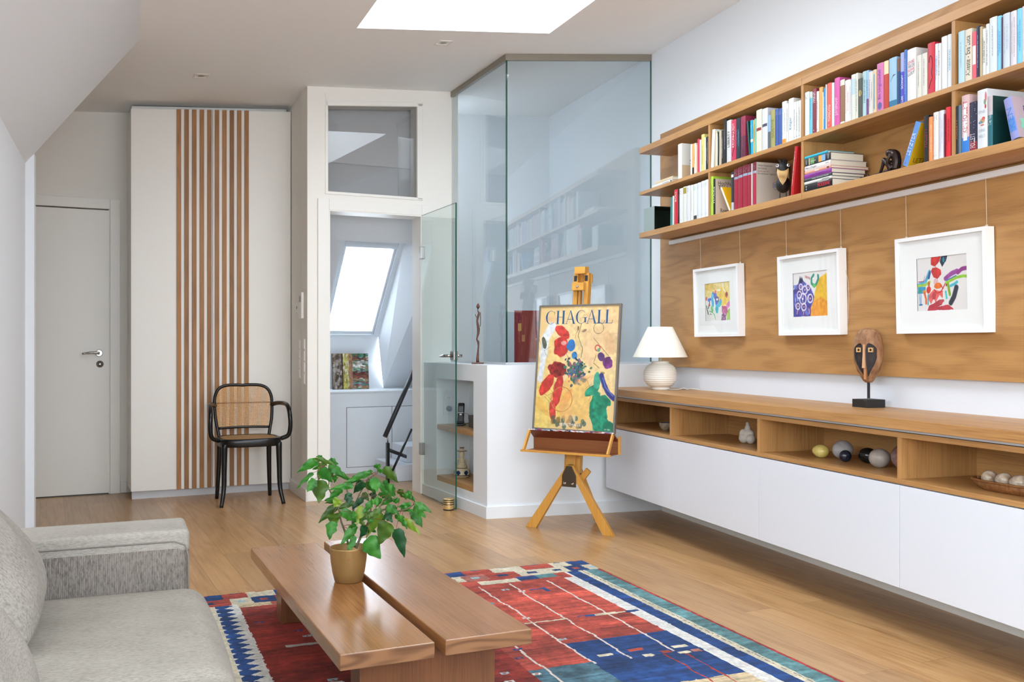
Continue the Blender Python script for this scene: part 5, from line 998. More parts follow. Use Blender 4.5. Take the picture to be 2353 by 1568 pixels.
lie('book',3.655,3.861,1.8888,1.9035,(54,60,64),'dark grey book third from bottom in the lying stack',G,.18,'Sobin Orlovski Nolde',(214,214,214),(.6,.6,.45))
lie('book',3.66,3.862,1.9038,1.925,(142,54,150),'purple book in the middle of the lying stack',G,.19,'Jean Tinguely',(96,26,110),(.5,.5,.45))
lie('book',3.662,3.856,1.9253,1.938,(238,164,140),'salmon book above the purple one in the lying stack',G,.21,extras=[(.40,.56,.3,.6,(250,244,240)),(.86,.94,.2,.7,(60,50,60))])
lie('book',3.664,3.856,1.9383,1.962,(234,226,222),'white book with large grey title in the lying stack',G,.20,'Marc Chagall',(90,90,110),(.25,.42,.5),extras=[(.82,.94,.5,.7,(170,180,170))])
lie('book',3.666,3.853,1.9623,1.9975,(50,54,58),'dark book with green and orange pictures in the lying stack',G,.185,'DIE BRÜCKE',(230,230,230),(.34,.20,.22),extras=[(.22,.38,.1,.9,(110,160,90)),(.16,.2,.05,.95,(220,200,160)),(.55,.68,.1,.9,(240,170,60)),(.68,.82,.1,.9,(130,180,224)),(.03,.09,.2,.8,(120,124,128)),(.92,.94,.2,.8,(200,200,200))])
lie('book',3.686,3.857,1.9978,2.0085,(30,176,206),'thin cyan book on top of the lying stack',G,.15)
G='lying books at the shelf end'
lie('book',5.20,5.47,2.1078,2.1275,(232,232,226),'flat white book lying at the left end of the upper row',G,.15,extras=[(.55,.85,.45,.6,(150,150,150)),(.93,.98,.2,.8,(60,60,60))],x0=2.765)
lie('book',5.21,5.44,2.1278,2.148,(226,204,168),'flat beige book lying on the flat white one',G,.13,x0=2.775)
# yellow book leaning inside the second bay, cover to the room
o=add_book('book',4.625,4.61,.165,1.8425,(240,228,196),'',None,dict(lean=-33,d=.12,ccol=(244,180,20)),'yellow-covered book leaning left across the black letter cover','standing books on the lower shelf'); o.location=(2.765,4.545,1.8465); 
# dark grey metal box
t=thing('metal_box','hollow grey-green metal box at the left end of the bottom shelf','box',(2.765,5.508,1.8425))
b=B(); w,h,d=.145,.152,.19
addbox(b,0,.003,-w/2+0,w/2,0,h); obj('front_plate',b,mat('greygreen_metal',(150,164,160),.45,.2),t)
b=B(); addbox(b,.003,d,-w/2,w/2,h-.004,h); addbox(b,.003,d,-w/2,w/2,0,.004); addbox(b,.003,d,w/2-.004,w/2,.004,h-.004); obj('shell',b,mat('dark_green_metal',(30,52,48),.4,.3),t)
# ================= raven figure =================
t=thing('bird_figure','black crow figure with big wooden beak between the books','figure',(2.80,4.10,1.8425),math.radians(-36))
fe=mat('black_feathers',(22,22,24),.6)
b=B(); 
for c,r in (((0,.02,.080),(.036,.05,.042)),((0,-.01,.150),(.034,.034,.034)),((0,.055,.075),(.02,.05,.02))): ell(b,c,r)
rr=random.Random(5)
for k in range(16): a=rr.uniform(-1,1); addtube(b,[(a*.012,-.005+rr.uniform(-.02,.02),.178),(a*.024,.0+rr.uniform(-.02,.02),.198+rr.random()*.01)],[.004,.0006],5)
obj('body',b,fe,t,smooth=True)
b=B(); N=14; prof_=[(0,.028,.028),(.2,.030,.032),(.45,.025,.028),(.75,.014,.016),(1,.001,.001)]
rings=[]
for s,rx,ry in prof_:
    c=Vector((0,-.034-.034*s,.150-.085*s)); rings.append([b.verts.new(c+Vector((rx*math.cos(2*PI*i/N),ry*.5*math.sin(2*PI*i/N)-.004*math.sin(2*PI*i/N),ry*.5*math.sin(2*PI*i/N)))) for i in range(N)])
for a,c in zip(rings,rings[1:]):
    for i in range(N): q=b.faces.new((a[i],a[(i+1)%N],c[(i+1)%N],c[i])); q.smooth=True
b.faces.new(rings[0][::-1]); b.faces.new(rings[-1]); obj('beak',b,stone('beak_horn',(214,180,120),(150,110,60),12,.35),t)
for s in (-1,1):
    b=B(); ell(b,(s*.026,-.032,.166),(.008,.008,.008)); obj('eye',b,mat('eye_white',(236,236,236),.1),t,smooth=True)
    b=B(); ell(b,(s*.028,-.039,.167),(.004,.003,.004)); obj('pupil',b,BLACK,t,smooth=True)
    b=B(); addtube(b,[(s*.014,.01,.06),(s*.016,.0,.003)],.0022,8); addtube(b,[(s*.016,.01,.002),(s*.018,-.022,.002)],.002,6); obj('leg',b,fe,t)
# ================= bronze seated figure on the shelf edge =================
t=thing('bronze_figure','dark bronze seated figurine with bowed head beside the book stack','figurine',(2.80,3.30,1.8425),math.radians(0))
bz=mat('dark_bronze',(58,46,42),.32,.75)
b=B()
def chain(pts,rad): addtube(b,spline(pts,5),[rad[min(int(i/5),len(rad)-1)]+(rad[min(int(i/5)+1,len(rad)-1)]-rad[min(int(i/5),len(rad)-1)])*((i%5)/5) for i in range((len(pts)-1)*5+1)],12)
# axes: +y is left in the picture
chain([(0,-.005,.016),(0,-.012,.045),(0,-.002,.075),(0,.018,.092)],[.020,.019,.021,.012]); ell(b,(0,.030,.088),(.016,.020,.017),.2)
chain([(-.012,0,.014),(-.014,.045,.058),(-.012,.052,.060)],[.012,.011,.009]); chain([(-.012,.050,.060),(-.014,.062,.030),(-.014,.075,.006)],[.009,.007,.006]); chain([(-.014,.075,.005),(-.014,.095,.004)],[.006,.004])
chain([(.014,.005,.014),(.012,.060,.016),(.010,.110,.012)],[.013,.010,.008]); chain([(.010,.110,.012),(.010,.150,.010),(.008,.172,.010)],[.008,.006,.006]); chain([(.008,.170,.010),(.006,.182,.022)],[.006,.004])
chain([(-.020,.0,.078),(-.026,.014,.048),(-.016,.018,.018),(-.014,.012,.006)],[.008,.007,.006,.005]); chain([(.020,.0,.078),(.022,.024,.054),(.004,.046,.056)],[.008,.006,.005])
o=obj('body',b,bz,t,smooth=True); rm=o.modifiers.new('r','REMESH'); rm.mode='VOXEL'; rm.voxel_size=.0016; rm.use_smooth_shade=True; sm=o.modifiers.new('s','SMOOTH'); sm.iterations=3
# ================= easel with poster =================
ez=thing('easel','wooden artist easel with paint-smeared tray by low wall','easel',(2.152,5.34,0),math.radians(-49.7))
def board(p,q,w,th,n=(0,-1,0),m=BEECH,name='leg',par=None,ends=None):
    p,q=Vector(p),Vector(q); d=(q-p).normalized(); n=Vector(n).normalized(); s=d.cross(n).normalized(); n=s.cross(d)
    M=Matrix(((d.x,s.x,n.x,p.x),(d.y,s.y,n.y,p.y),(d.z,s.z,n.z,p.z),(0,0,0,1)))
    b=B(); addbox(b,0,(q-p).length,-w/2,w/2,-th/2,th/2,M); return obj(name,b,m,par,bev=.0015)
# the two legs with feet cut level
def legm(x0,x1,z1,name='leg'):
    b=B(); w=.062
    dx=(x1-x0)/z1; L=math.hypot(1,dx); hw=w/2*L
    addprism(b,[(x0-hw,0),(x0+hw,0),(x1+hw*.5,z1),(x1-hw*.5,z1)],-.013,.013,lambda x,z,y:(x,y,z)); return obj(name,b,BEECH,ez,bev=.0015)
legm(-.262,.01,.40); legm(.262,.01,.40)
ln=math.radians(6.2)
def mp_(x,y,z): return (x, y+math.sin(ln)*(z-.29), z)   # leaning mast coordinates
for s in (-1,1):
    b=B(); x0,x1=(-.052,-.022) if s<0 else (.022,.052)
    addhull(b,[mp_(x,y,z) for z in (.285,1.56) for x,y in ((x0,.02),(x1,.02),(x1,.062),(x0,.062))],[(0,1,2,3),(4,5,6,7),(0,1,5,4),(1,2,6,5),(2,3,7,6),(3,0,4,7)]); obj('mast_rail',b,BEECH,ez,bev=.0015)
b=B(); addhull(b,[mp_(x,y,z) for z in (.30,1.5) for x,y in ((-.018,.028),(-.004,.028),(-.004,.055),(-.018,.055))],[(0,1,2,3),(4,5,6,7),(0,1,5,4),(1,2,6,5),(2,3,7,6),(3,0,4,7)]); obj('inner_slide',b,BEECH,ez,bev=.001)
def mbox(name,x0,x1,y0,y1,z0,z1,m=BEECH,bev=.0015):
    b=B(); addhull(b,[mp_(x,y,z) for z in (z0,z1) for x,y in ((x0,y0),(x1,y0),(x1,y1),(x0,y1))],[(0,1,2,3),(4,5,6,7),(0,1,5,4),(1,2,6,5),(2,3,7,6),(3,0,4,7)]); return obj(name,b,m,ez,bev=bev)
mbox('top_block',-.036,.036,-.004,.050,1.555,1.598,BEECHX); mbox('clamp_block',-.045,.035,-.012,.028,1.452,1.500,BEECHX); mbox('rear_block',-.055,.055,.055,.072,1.50,1.555,BEECHX)
for x in (-.037,.037): mbox('hinge_plate',x-.010,x+.010,.017,.0205,1.510,1.545,DARK,.004)
b=B(); M=Matrix.Translation(mp_(-.006,-.012,1.476))@Matrix.Rotation(PI/2,4,'X'); addlathe(b,[(0,0),(.009,.0),(.009,.002),(.005,.004),(.005,.008),(0,.009)],20,M); obj('bolt',b,CHROME,ez)
mbox('front_plate',-.030,.030,-.002,.018,.292,.49,BEECH)
# apex plate
b=B(); addprism(b,[(-.047,.268),(.047,.268),(.047,.335),(.018,.392),(-.018,.392),(-.047,.335)],-.018,-.0135,lambda x,z,y:(x+.006,y,z)); ap=obj('apex_plate',b,mat('dark_bronze_plate',(84,74,62),.4,.6),ez,bev=.001)
for x in (-.022,.030):
    b=B(); M=Matrix.Translation((x,-.018,.290))@Matrix.Rotation(PI/2,4,'X'); addlathe(b,[(0,0),(.010,0),(.009,.003),(.005,.004),(.004,.012),(0,.013)],18,M); obj('bolt',b,CHROME,ap)
b=B(); addbox(b,-.018,.018,-.009,.009,-.035,.035,Matrix.Translation((.092,.03,.345))@Matrix.Rotation(math.radians(38),4,'Y')); obj('wing_knob',b,BEECH,ez,bev=.002)
obj('knob_screw',(lambda b:(addtube(b,[(.04,.04,.345),(.085,.03,.345)],.004,8),b)[1])(B()),METAL,ez)
board((.0,.085,.40),(.015,.36,.012),.045,.022,(0,1,.5),BEECH,'rear_leg',ez)
# tray
def ebox(name,x0,x1,y0,y1,z0,z1,m,bev=.001): return obj(name,bbox(x0,x1,y0,y1,z0,z1),m,ez,bev=bev)
TX0,TX1=-.242,.325
ebox('tray_bar',TX0-.012,TX1+.012,-.150,-.132,.478,.490,BEECHX); ebox('tray_floor',TX0,TX1,-.132,-.010,.480,.486,BROWNP); ebox('tray_back',TX0,TX1,-.010,.002,.480,.572,BROWNP)
b=B(); addprism(b,[(-.006,.560),(-.070,.612),(-.070,.604),(-.006,.551)],TX0,TX1,lambda y,z,x:(x,y,z)); obj('slanted_lip',b,mat('stained_red_brown',(112,52,30),.5),ez)
cv=Canvas(220,6,(190,170,160),77)
for k in range(90): cv.blob(random.random(),random.random(),.02,.3,random.choice([(200,40,70),(236,232,230),(50,80,150),(240,240,240),(120,40,60),(90,140,190),(30,40,70)]))
gridmesh('paint_smears',cv.img,lambda u,v:(TX0+u*(TX1-TX0),-.0715+0*v,.604+v*.0085),PAINT,ez)
for x in (TX0,TX1-.012):
    board((x+.006,-.140,.488),(x+.006,-.068,.600),.022,.012,(1,0,0),BEECH,'tray_arm',ez)
ebox('tray_upright',TX1,TX1+.012,-.012,.006,.478,.585,BEECH)
# poster
po=thing('framed_poster','tall framed exhibition poster standing on the easel','poster',(2.152,5.34,0),math.radians(-53.5))
PM=Matrix.Translation((.046,-.037,.604))@Matrix.Rotation(-ln,4,'X'); hw,hh=.285,.762
po2=[]
b=B()
for a in ((-hw,hw,0,.011),(-hw,hw,hh-.011,hh),(-hw,-hw+.011,.011,hh-.011),(hw-.011,hw,.011,hh-.011)): addbox(b,a[0],a[1],-.010,.012,a[2],a[3],PM)
obj('frame',b,mat('frame_pewter',(134,128,120),.35,.5),po,bev=.0008)
obj('backing',bbox(-hw+.002,hw-.002,.004,.010,.004,hh-.004,PM),mat('backing_brown',(110,80,56),.8),po)
c=Canvas(240,330,(238,204,140),55,.74)
# generic abstract composition in the poster's colours (u 0..0.74, v 0..1)
Y_=(240,206,110)
c.blob(.40,.60,.42,.40,(242,214,158),a=.8); c.blob(.60,.80,.18,.2,(236,200,150),a=.7); c.blob(.1,.2,.2,.2,(244,216,110),a=.7); c.blob(.36,.24,.20,.2,(240,192,96),a=.6); c.blob(.12,.55,.12,.2,(242,208,120),a=.5)
c.stroke([(.05,.60),(.06,.74),(.12,.84)],.040,(228,232,234)); c.stroke([(.03,.40),(.05,.60)],.028,(226,230,232)); c.blob(.05,.70,.022,.05,(96,100,84),.3)
c.blob(.22,.79,.075,.045,(214,66,56),-.7,var=.3); c.blob(.22,.67,.070,.085,(208,58,52),.2,var=.35); c.blob(.19,.48,.085,.065,(150,40,36),0,var=.6); c.blob(.10,.36,.045,.10,(214,62,50),-.6,var=.3); c.blob(.21,.31,.040,.13,(206,62,56),-.15,var=.3); c.blob(.17,.14,.030,.09,(214,70,60),.1,var=.3); c.blob(.24,.70,.03,.02,(230,160,150))
c.blob(.31,.68,.040,.048,(46,120,190)); c.blob(.35,.60,.028,.030,(60,136,200)); c.stroke([(.36,.58),(.42,.52)],.006,(34,44,60))
c.ring(.25,.24,.10,.004,(206,130,70)); c.blob(.29,.24,.035,.10,(232,146,80),-.5,a=.5)
for k in range(170): x=.37+R.gauss(0,.045); y=.47+R.gauss(0,.05); c.blob(x,y,R.uniform(.008,.02),R.uniform(.006,.012),R.choice([(34,90,84),(40,70,110),(60,130,110),(30,60,60),(80,110,170),(190,90,100),(44,100,90)]),R.random()*3,.8)
c.stroke([(.40,.86),(.37,.76),(.42,.66),(.41,.58)],.003,(120,106,70)); c.blob(.43,.80,.022,.010,(160,130,100),.4); c.blob(.37,.82,.010,.020,(150,120,90)); c.ring(.56,.82,.045,.0025,(130,110,80)); c.rect(.66,.735,.62,.78,(206,176,130),.5); c.stroke([(.52,.74),(.66,.60)],.0025,(120,100,70))
c.ring(.56,.66,.022,.006,(206,90,80)); c.blob(.57,.645,.014,.016,(100,160,130)); c.blob(.60,.59,.032,.034,(92,58,116)); c.blob(.66,.54,.046,.052,(122,56,124),.5,var=.5); c.stroke([(.55,.60),(.53,.54),(.58,.50)],.003,(150,120,70)); c.blob(.62,.46,.02,.01,(170,150,90))
c.blob(.60,.14,.085,.16,(26,140,106),.15,var=.35); c.blob(.53,.32,.075,.035,(40,150,116),.6,var=.3); c.blob(.66,.24,.06,.035,(24,132,100),-.7,var=.3); c.blob(.57,.40,.032,.060,(70,170,140)); c.blob(.70,.03,.06,.05,(20,120,90))
c.stroke([(.61,.44),(.64,.36),(.68,.30),(.735,.26)],.022,(50,56,130)); c.stroke([(.62,.42),(.65,.35),(.72,.28)],.005,(96,116,190))
for k in range(26): c.blob(R.uniform(.16,.50),R.uniform(.02,.09),.018,.022,R.choice([(80,100,80),(120,110,70),(60,90,90),(150,120,70)]),a=.7)
c.blob(.38,.09,.010,.03,(232,228,214),a=.7)
for (x,y,rx,ry,cc) in ((.45,.40,.10,.03,(240,176,120)),(.30,.14,.05,.10,(238,184,120)),(.12,.90,.10,.03,(236,190,140)),(.66,.70,.05,.10,(226,178,130)),(.48,.62,.05,.10,(244,200,160)),(.06,.18,.04,.10,(236,176,80))): c.blob(x,y,rx,ry,cc,R.random(),a=.5)
for k in range(16):
    x,y=R.uniform(.04,.70),R.uniform(.12,.80); c.stroke([(x,y),(x+R.uniform(-.05,.05),y+R.uniform(.02,.07)),(x+R.uniform(-.07,.07),y+R.uniform(.05,.12))],.0016,(110,84,60),.7)
def PT(x,z,e=0): return PM@Vector((x,-.0035-e,z))
W2,H2=hw-.011,hh-.022
def pmap(u,v): return (np.array(u)*2*W2-W2,0*u,np.array(v)*H2+.011)
g=gridmesh('print',c.img,lambda u,v:(u*2*W2-W2,np.full_like(u,-.0035),v*H2+.011),PAINT,po); g.matrix_local=PM
# display lettering with thick and thin strokes, built as flat shapes
BLU=mat('print_blue',(32,84,130),.6); b=B()
def bar(x0,z0,x1,z1,w0,w1=None):
    w1=w0 if w1 is None else w1; v=[b.verts.new(PT(*p,.0006)) for p in ((x0-w0/2,z0),(x0+w0/2,z0),(x1+w1/2,z1),(x1-w1/2,z1))]; b.faces.new(v)
def hbar(x0,x1,z0,z1): v=[b.verts.new(PT(*p,.0007)) for p in ((x0,z0),(x1,z0),(x1,z1),(x0,z1))]; b.faces.new(v)
def serif(x,z,w,up): s=.0022; hbar(x-w/2,x+w/2,z-(s if up else 0),z+(0 if up else s))
def arcs(cx,cz,r,rz,a0,a1,wmax,wmin=.0022,n=28):
    pr=None
    for i in range(n+1):
        a=math.radians(a0+(a1-a0)*i/n); w=wmin+(wmax-wmin)*max(0,-math.cos(a))**1.5; o_=((cx+r*math.cos(a)-0,cz+rz*math.sin(a)),(cx+(r-w)*math.cos(a),cz+(rz-w*.9)*math.sin(a)))
        if pr:
            v=[b.verts.new(PT(*p,.0006)) for p in (pr[0],pr[1],o_[1],o_[0])]; b.faces.new(v)
        pr=o_
HT=.082; Z0_=.645; ZT=Z0_+HT; tk=.0125; tn=.003
def LC(x): arcs(x+.036,Z0_+HT/2,.036,HT/2,42,318,tk); bar(x+.062,ZT-.026,x+.063,ZT-.003,.0022)
def LH(x):
    for q in (x+.012,x+.052): bar(q,Z0_,q,ZT,tk); serif(q,Z0_,.024,False); serif(q,ZT,.024,True)
    hbar(x+.012,x+.052,Z0_+HT*.5,Z0_+HT*.5+tn)
def LA(x): bar(x+.006,Z0_,x+.033,ZT,tn); bar(x+.060,Z0_,x+.033,ZT,tk*1.1,.006); hbar(x+.016,x+.048,Z0_+HT*.32,Z0_+HT*.32+tn); serif(x+.006,Z0_,.018,False); serif(x+.060,Z0_,.024,False)
def LG(x): arcs(x+.036,Z0_+HT/2,.036,HT/2,42,330,tk); bar(x+.066,Z0_+.008,x+.066,Z0_+HT*.44,tk*.9); hbar(x+.050,x+.078,Z0_+HT*.44,Z0_+HT*.44+tn)
def LL(x): bar(x+.012,Z0_,x+.012,ZT,tk); serif(x+.012,ZT,.026,True); hbar(x,x+.048,Z0_,Z0_+tn); bar(x+.046,Z0_,x+.050,Z0_+.020,.003)
for fn,x in ((LC,-.235),(LH,-.160),(LA,-.092),(LG,-.020),(LA,.055),(LL,.128),(LL,.182)): fn(x)
obj('title_lettering',b,BLU,po,norm=False)
b=B(); addtext(b,'KUNSTHALLE',lambda x,y:PT(-.02+x,.040+y,.0006),w=.145,h=.016); addtext(b,'21 Uhr',lambda x,y:PT(.235+x,.022+y,.0006),w=.040,h=.009)
obj('small_lettering',b,mat('print_white',(240,240,236),.6),po,norm=False)
obj('glazing',bbox(-hw+.011,hw-.011,-.0085,-.0075,.011,hh-.011,PM),PICG,po)
# ================= cane armchair =================
ch=thing('cane_armchair','black bentwood armchair with cane back in front of wardrobe','chair',(.385,7.09,0),math.radians(5.5))
# local: -y faces the room, x to the right; seat height .46
def vol(fn): b=B(); fn(b); return b
def leg(b,pts,rad): addtube(b,spline(pts,6),[rad[0]+(rad[1]-rad[0])*i/(6*(len(pts)-1)) for i in range(6*(len(pts)-1)+1)],14)
for s in (-1,1):
    b=B(); leg(b,[(s*.185,-.175,.432),(s*.188,-.178,.28),(s*.192,-.185,.12),(s*.212,-.215,.0)],(.0215,.0130)); obj('leg',b,BLACK,ch)
    b=B(); leg(b,[(s*.175,.165,.432),(s*.178,.180,.28),(s*.184,.198,.12),(s*.190,.212,.0)],(.0195,.0130)); obj('leg',b,BLACK,ch)
    for (x,y) in ((s*.212,-.215),(s*.190,.212)):
        b=B(); addlathe(b,[(0,.0),(.0105,.0),(.0105,.006),(0,.006)],14,Matrix.Translation((x,y,0))); obj('glide',b,mat('felt_grey',(150,146,140),.8),ch)
# seat ring: rounded trapezoid
N=64
def ring(k,z):
    out=[]
    for i in range(N):
        a=2*PI*i/N; c,s=math.cos(a),math.sin(a); x=.225*math.copysign(abs(c)**.55,c); y=.215*math.copysign(abs(s)**.62,s); x*=1-.10*(y/.215+1)/2
        out.append(Vector((x*k,y*k,z)))
    return out
b=B(); rs=[[b.verts.new(p) for p in ring(k,z)] for k,z in ((.985,.408),(1.0,.415),(1.006,.450),(.99,.462),(.87,.464),(.86,.455),(.86,.415),(.9,.408))]
for a,c in zip(rs,rs[1:]+rs[:1]):
    for i in range(N): q=b.faces.new((a[i],a[(i+1)%N],c[(i+1)%N],c[i])); q.smooth=True
obj('seat_frame',b,BLACK,ch)
cane=bpy.data.materials.new('cane_webbing'); cane.use_nodes=True; P=cane.node_tree.nodes['Principled BSDF']; P.inputs['Base Color'].default_value=(*srgb((216,166,110)),1); P.inputs['Roughness'].default_value=.5
cane.node_tree.nodes['Material Output']; tc=nd(cane,'ShaderNodeTexCoord'); sp_=nd(cane,'ShaderNodeSeparateXYZ'); lk(cane,tc.outputs['UV'],sp_.inputs[0])
def cell(src):
    m=nd(cane,'ShaderNodeMath',operation='MULTIPLY'); m.inputs[1].default_value=1; lk(cane,src,m.inputs[0]); f=nd(cane,'ShaderNodeMath',operation='FRACT'); lk(cane,m.outputs[0],f.inputs[0]); s=nd(cane,'ShaderNodeMath',operation='SUBTRACT'); lk(cane,f.outputs[0],s.inputs[0]); s.inputs[1].default_value=.5; a=nd(cane,'ShaderNodeMath',operation='POWER'); lk(cane,s.outputs[0],a.inputs[0]); a.inputs[1].default_value=2; return a.outputs[0]
sm_=nd(cane,'ShaderNodeMath',operation='ADD'); lk(cane,cell(sp_.outputs['X']),sm_.inputs[0]); lk(cane,cell(sp_.outputs['Y']),sm_.inputs[1])
ls_=nd(cane,'ShaderNodeMath',operation='LESS_THAN'); ls_.inputs[1].default_value=.11; lk(cane,sm_.outputs[0],ls_.inputs[0])
tr=nd(cane,'ShaderNodeBsdfTransparent'); mx=nd(cane,'ShaderNodeMixShader'); lk(cane,ls_.outputs[0],mx.inputs[0]); lk(cane,P.outputs[0],mx.inputs[1]); lk(cane,tr.outputs[0],mx.inputs[2]); lk(cane,mx.outputs[0],cane.node_tree.nodes['Material Output'].inputs[0])
b=B(); uvl=b.loops.layers.uv.new('UVMap'); vs=[b.verts.new(p) for p in ring(.875,.461)]; f=b.faces.new(vs)
for l in f.loops: l[uvl].uv=(l.vert.co.x/.0105,l.vert.co.y/.0105)
obj('seat_cane',b,cane,ch,norm=False)
# back: bent frame
def bk_pt(u,z): # slight recline and curve
    return Vector((u,.195+.028*(1-(u/.205)**2)+ (z-.46)*.17-.02,z))
H0,H1=.505,.822
out=[(-.175,.44),(-.186,.50),(-.200,.58),(-.205,.68),(-.200,.745),(-.175,.795),(-.125,.819),(-.05,.823),(0,.820),(.05,.823),(.125,.819),(.175,.795),(.200,.745),(.205,.68),(.200,.58),(.186,.50),(.175,.44)]
b=B(); addtube(b,spline([bk_pt(*p) for p in out],5),.0128,12,sq=.9); obj('back_frame',b,BLACK,ch)
b=B(); addtube(b,[bk_pt(u,.512+.004*(1-(u/.19)**2)) for u in [(-.185+.37*i/12) for i in range(13)]],.0095,10); obj('back_rail',b,BLACK,ch)
b=B(); uvl=b.loops.layers.uv.new('UVMap'); nx,nz=24,20; gv={}
def edge_u(z): # half width of the back at height z
    pts=[(.50,.184),(.58,.197),(.68,.203),(.745,.197),(.795,.172),(.812,.135),(.818,.06)]
    for (a,u0),(c,u1) in zip(pts,pts[1:]):
        if a<=z<=c: return u0+(u1-u0)*(z-a)/(c-a)
    return .184
for j in range(nz+1):
    z=.510+(.8175-.510)*j/nz; e=edge_u(z)
    for i in range(nx+1): u=e*(-1+2*i/nx); gv[i,j]=b.verts.new(bk_pt(u,z)+Vector((0,-.002,0)))
for j in range(nz):
    for i in range(nx):
        f=b.faces.new((gv[i,j],gv[i+1,j],gv[i+1,j+1],gv[i,j+1])); f.smooth=True
        for l in f.loops: l[uvl].uv=(l.vert.co.x/.0105,l.vert.co.z/.0105)
obj('back_cane',b,cane,ch,norm=False)
b=B(); 
for d_ in (0,.006): addtube(b,[bk_pt(u,.690+d_)+Vector((0,-.005,0)) for u in [(-.20+.40*i/12) for i in range(13)]],.0016,6)
obj('cane_binding',b,mat('cane_dark',(150,100,54),.5),ch)
for s in (-1,1):
    b=B(); P_=[bk_pt(s*.203,.675),Vector((s*.232,.14,.690)),Vector((s*.262,.03,.692)),Vector((s*.268,-.075,.676)),Vector((s*.272,-.125,.62)),Vector((s*.275,-.130,.54)),Vector((s*.262,-.120,.475)),Vector((s*.214,-.105,.450))]
    addtube(b,spline(P_,7),.0155,14,sq=1.0); obj('armrest',b,BLACK,ch)
# ================= rug =================
RW,RL=1.95,3.0
N1,N2=440,676
cv=Canvas(N1,N2,(188,80,66),21,1.0); 
RU=cv.U*RW; RV=(1-cv.V)*RL       # metres: RU from the right edge? measured from left here
D_=RW-RU                        # distance from right edge
F_=RV                           # distance from far edge
rn=lambda cell,k:cv.nz(cell)*k
red=(188,80,66); dred=(138,46,36); blue=(34,72,130); cream=(222,212,186); white=(232,230,224); teal=(98,142,146); pink=(214,134,120); pale=(168,196,204); beige=(206,186,150)
def fill(mask,col,var=.14): cv.put(mask.astype(float),col,1,var)
w1=rn(12,.005)+rn(4,.005)
streak=smooth_noise(N1,N2,4,5,2)
Dw=D_+w1; Fw=F_+rn(12,.006)+rn(4,.005)
field=(Dw>.235)&(Dw<1.735)&(Fw>.30)
fill(field,red,.2)
# tonal bands across the pile
bands=smooth_noise(6,N2,22,9,3)[:, :1]; cv.img=np.where(field[...,None],np.clip(cv.img*(1+.5*bands[...,None]),0,1),cv.img)
def R_(d0,d1,f0,f1,col,var=.14): fill((Dw>d0)&(Dw<d1)&(Fw>f0)&(Fw<f1),col,var)
# right border stripes
R_(-1,.018,.16,9,(170,58,56)); R_(.018,.088,.16,9,teal,.25); R_(.088,.125,.16,9,cream); R_(.100,.1035,.16,9,(90,100,110)); R_(.125,.19,.16,9,blue,.2); R_(.186,.248,.19,9,white,.05)
# left border with zigzags
R_(1.72,2.1,.20,9,white,.06)
zz=.022*np.abs(((F_/.062)%1)*2-1)*2
fill((Dw>1.755-0+zz*.9)&(Dw<1.835-zz*.9+.02)&(Fw>.20),blue,.2)
fill((Dw>1.83+zz*0)&(Dw<1.875)&(Fw>.20),cream,.06)
fill((Dw>1.862+.03*np.abs((((F_+.03)/.075)%1)*2-1))&(Fw>.45),teal,.25)
# rows of squares at the far edge
def sq(d0,d1,f0,f1,c,ci): R_(d0,d1,f0,f1,c,.12); m0,m1=(d0+d1)/2,(f0+f1)/2; fill((np.abs(Dw-m0)<(d1-d0)*.17)&(np.abs(Fw-m1)<.017),ci,.1)
cols1=[(blue,red),(cream,blue),(red,blue),(cream,pale),(red,blue),(blue,red)]; cols2=[(cream,pale),(blue,red),(cream,blue),(red,blue),(pink,pale),(cream,red)]
e1=[-1,.105,.215,.37,.54,.64,.73,.88,1.03,1.17,1.31,1.44,1.56,1.68,1.785,2.2]; e1=[-.02,.10,.20,.355,.52,.665,.80,.93,1.06,1.19,1.32,1.44,1.56,1.68,1.785,1.97]
c1=[(blue,red),(cream,blue),(red,blue),(cream,pale),(red,blue),(blue,red),(cream,red),(red,blue),(blue,red),(cream,pale),(red,blue),(blue,red),(cream,red),(red,blue),(blue,red)]
for k in range(15): sq(e1[k],e1[k+1],-.1,.095,*c1[k])
e2=[-.02,.06,.155,.27,.42,.58,.70,.82,.95,1.08,1.21,1.34,1.46,1.57,1.67,1.76,1.97]
c2=[(cream,pale),(blue,red),(cream,blue),(cream,blue),(red,blue),(pink,pale),(cream,red),(blue,pale),(red,blue),(cream,red),(blue,red),(cream,pale),(red,blue),(blue,red),(cream,pale),(red,blue)]
for k in range(16): sq(e2[k],e2[k+1],.095,.20,*c2[k])
# strip under the squares
R_(.20,1.735,.20,.30,red,.2); R_(.26,.36,.20,.27,teal,.2); R_(.36,.46,.205,.275,blue,.2); R_(.46,.66,.225,.29,cream,.1); R_(1.5,1.735,.20,.255,beige,.2); R_(1.45,1.60,.20,.27,(190,100,84),.2)
# blocks
R_(.243,.68,1.21,1.72,blue,.22); R_(.68,1.03,1.43,1.80,(84,122,138),.3); R_(.243,.62,1.72,2.1,beige,.15); R_(1.03,1.72,1.62,2.0,white,.12); R_(1.03,1.72,2.0,2.6,dred,.2); R_(.62,1.03,1.80,2.6,blue,.2)
R_(.92,1.735,.30,1.62,(150,50,40),.22)  # left part of the field darker: shade put into the red
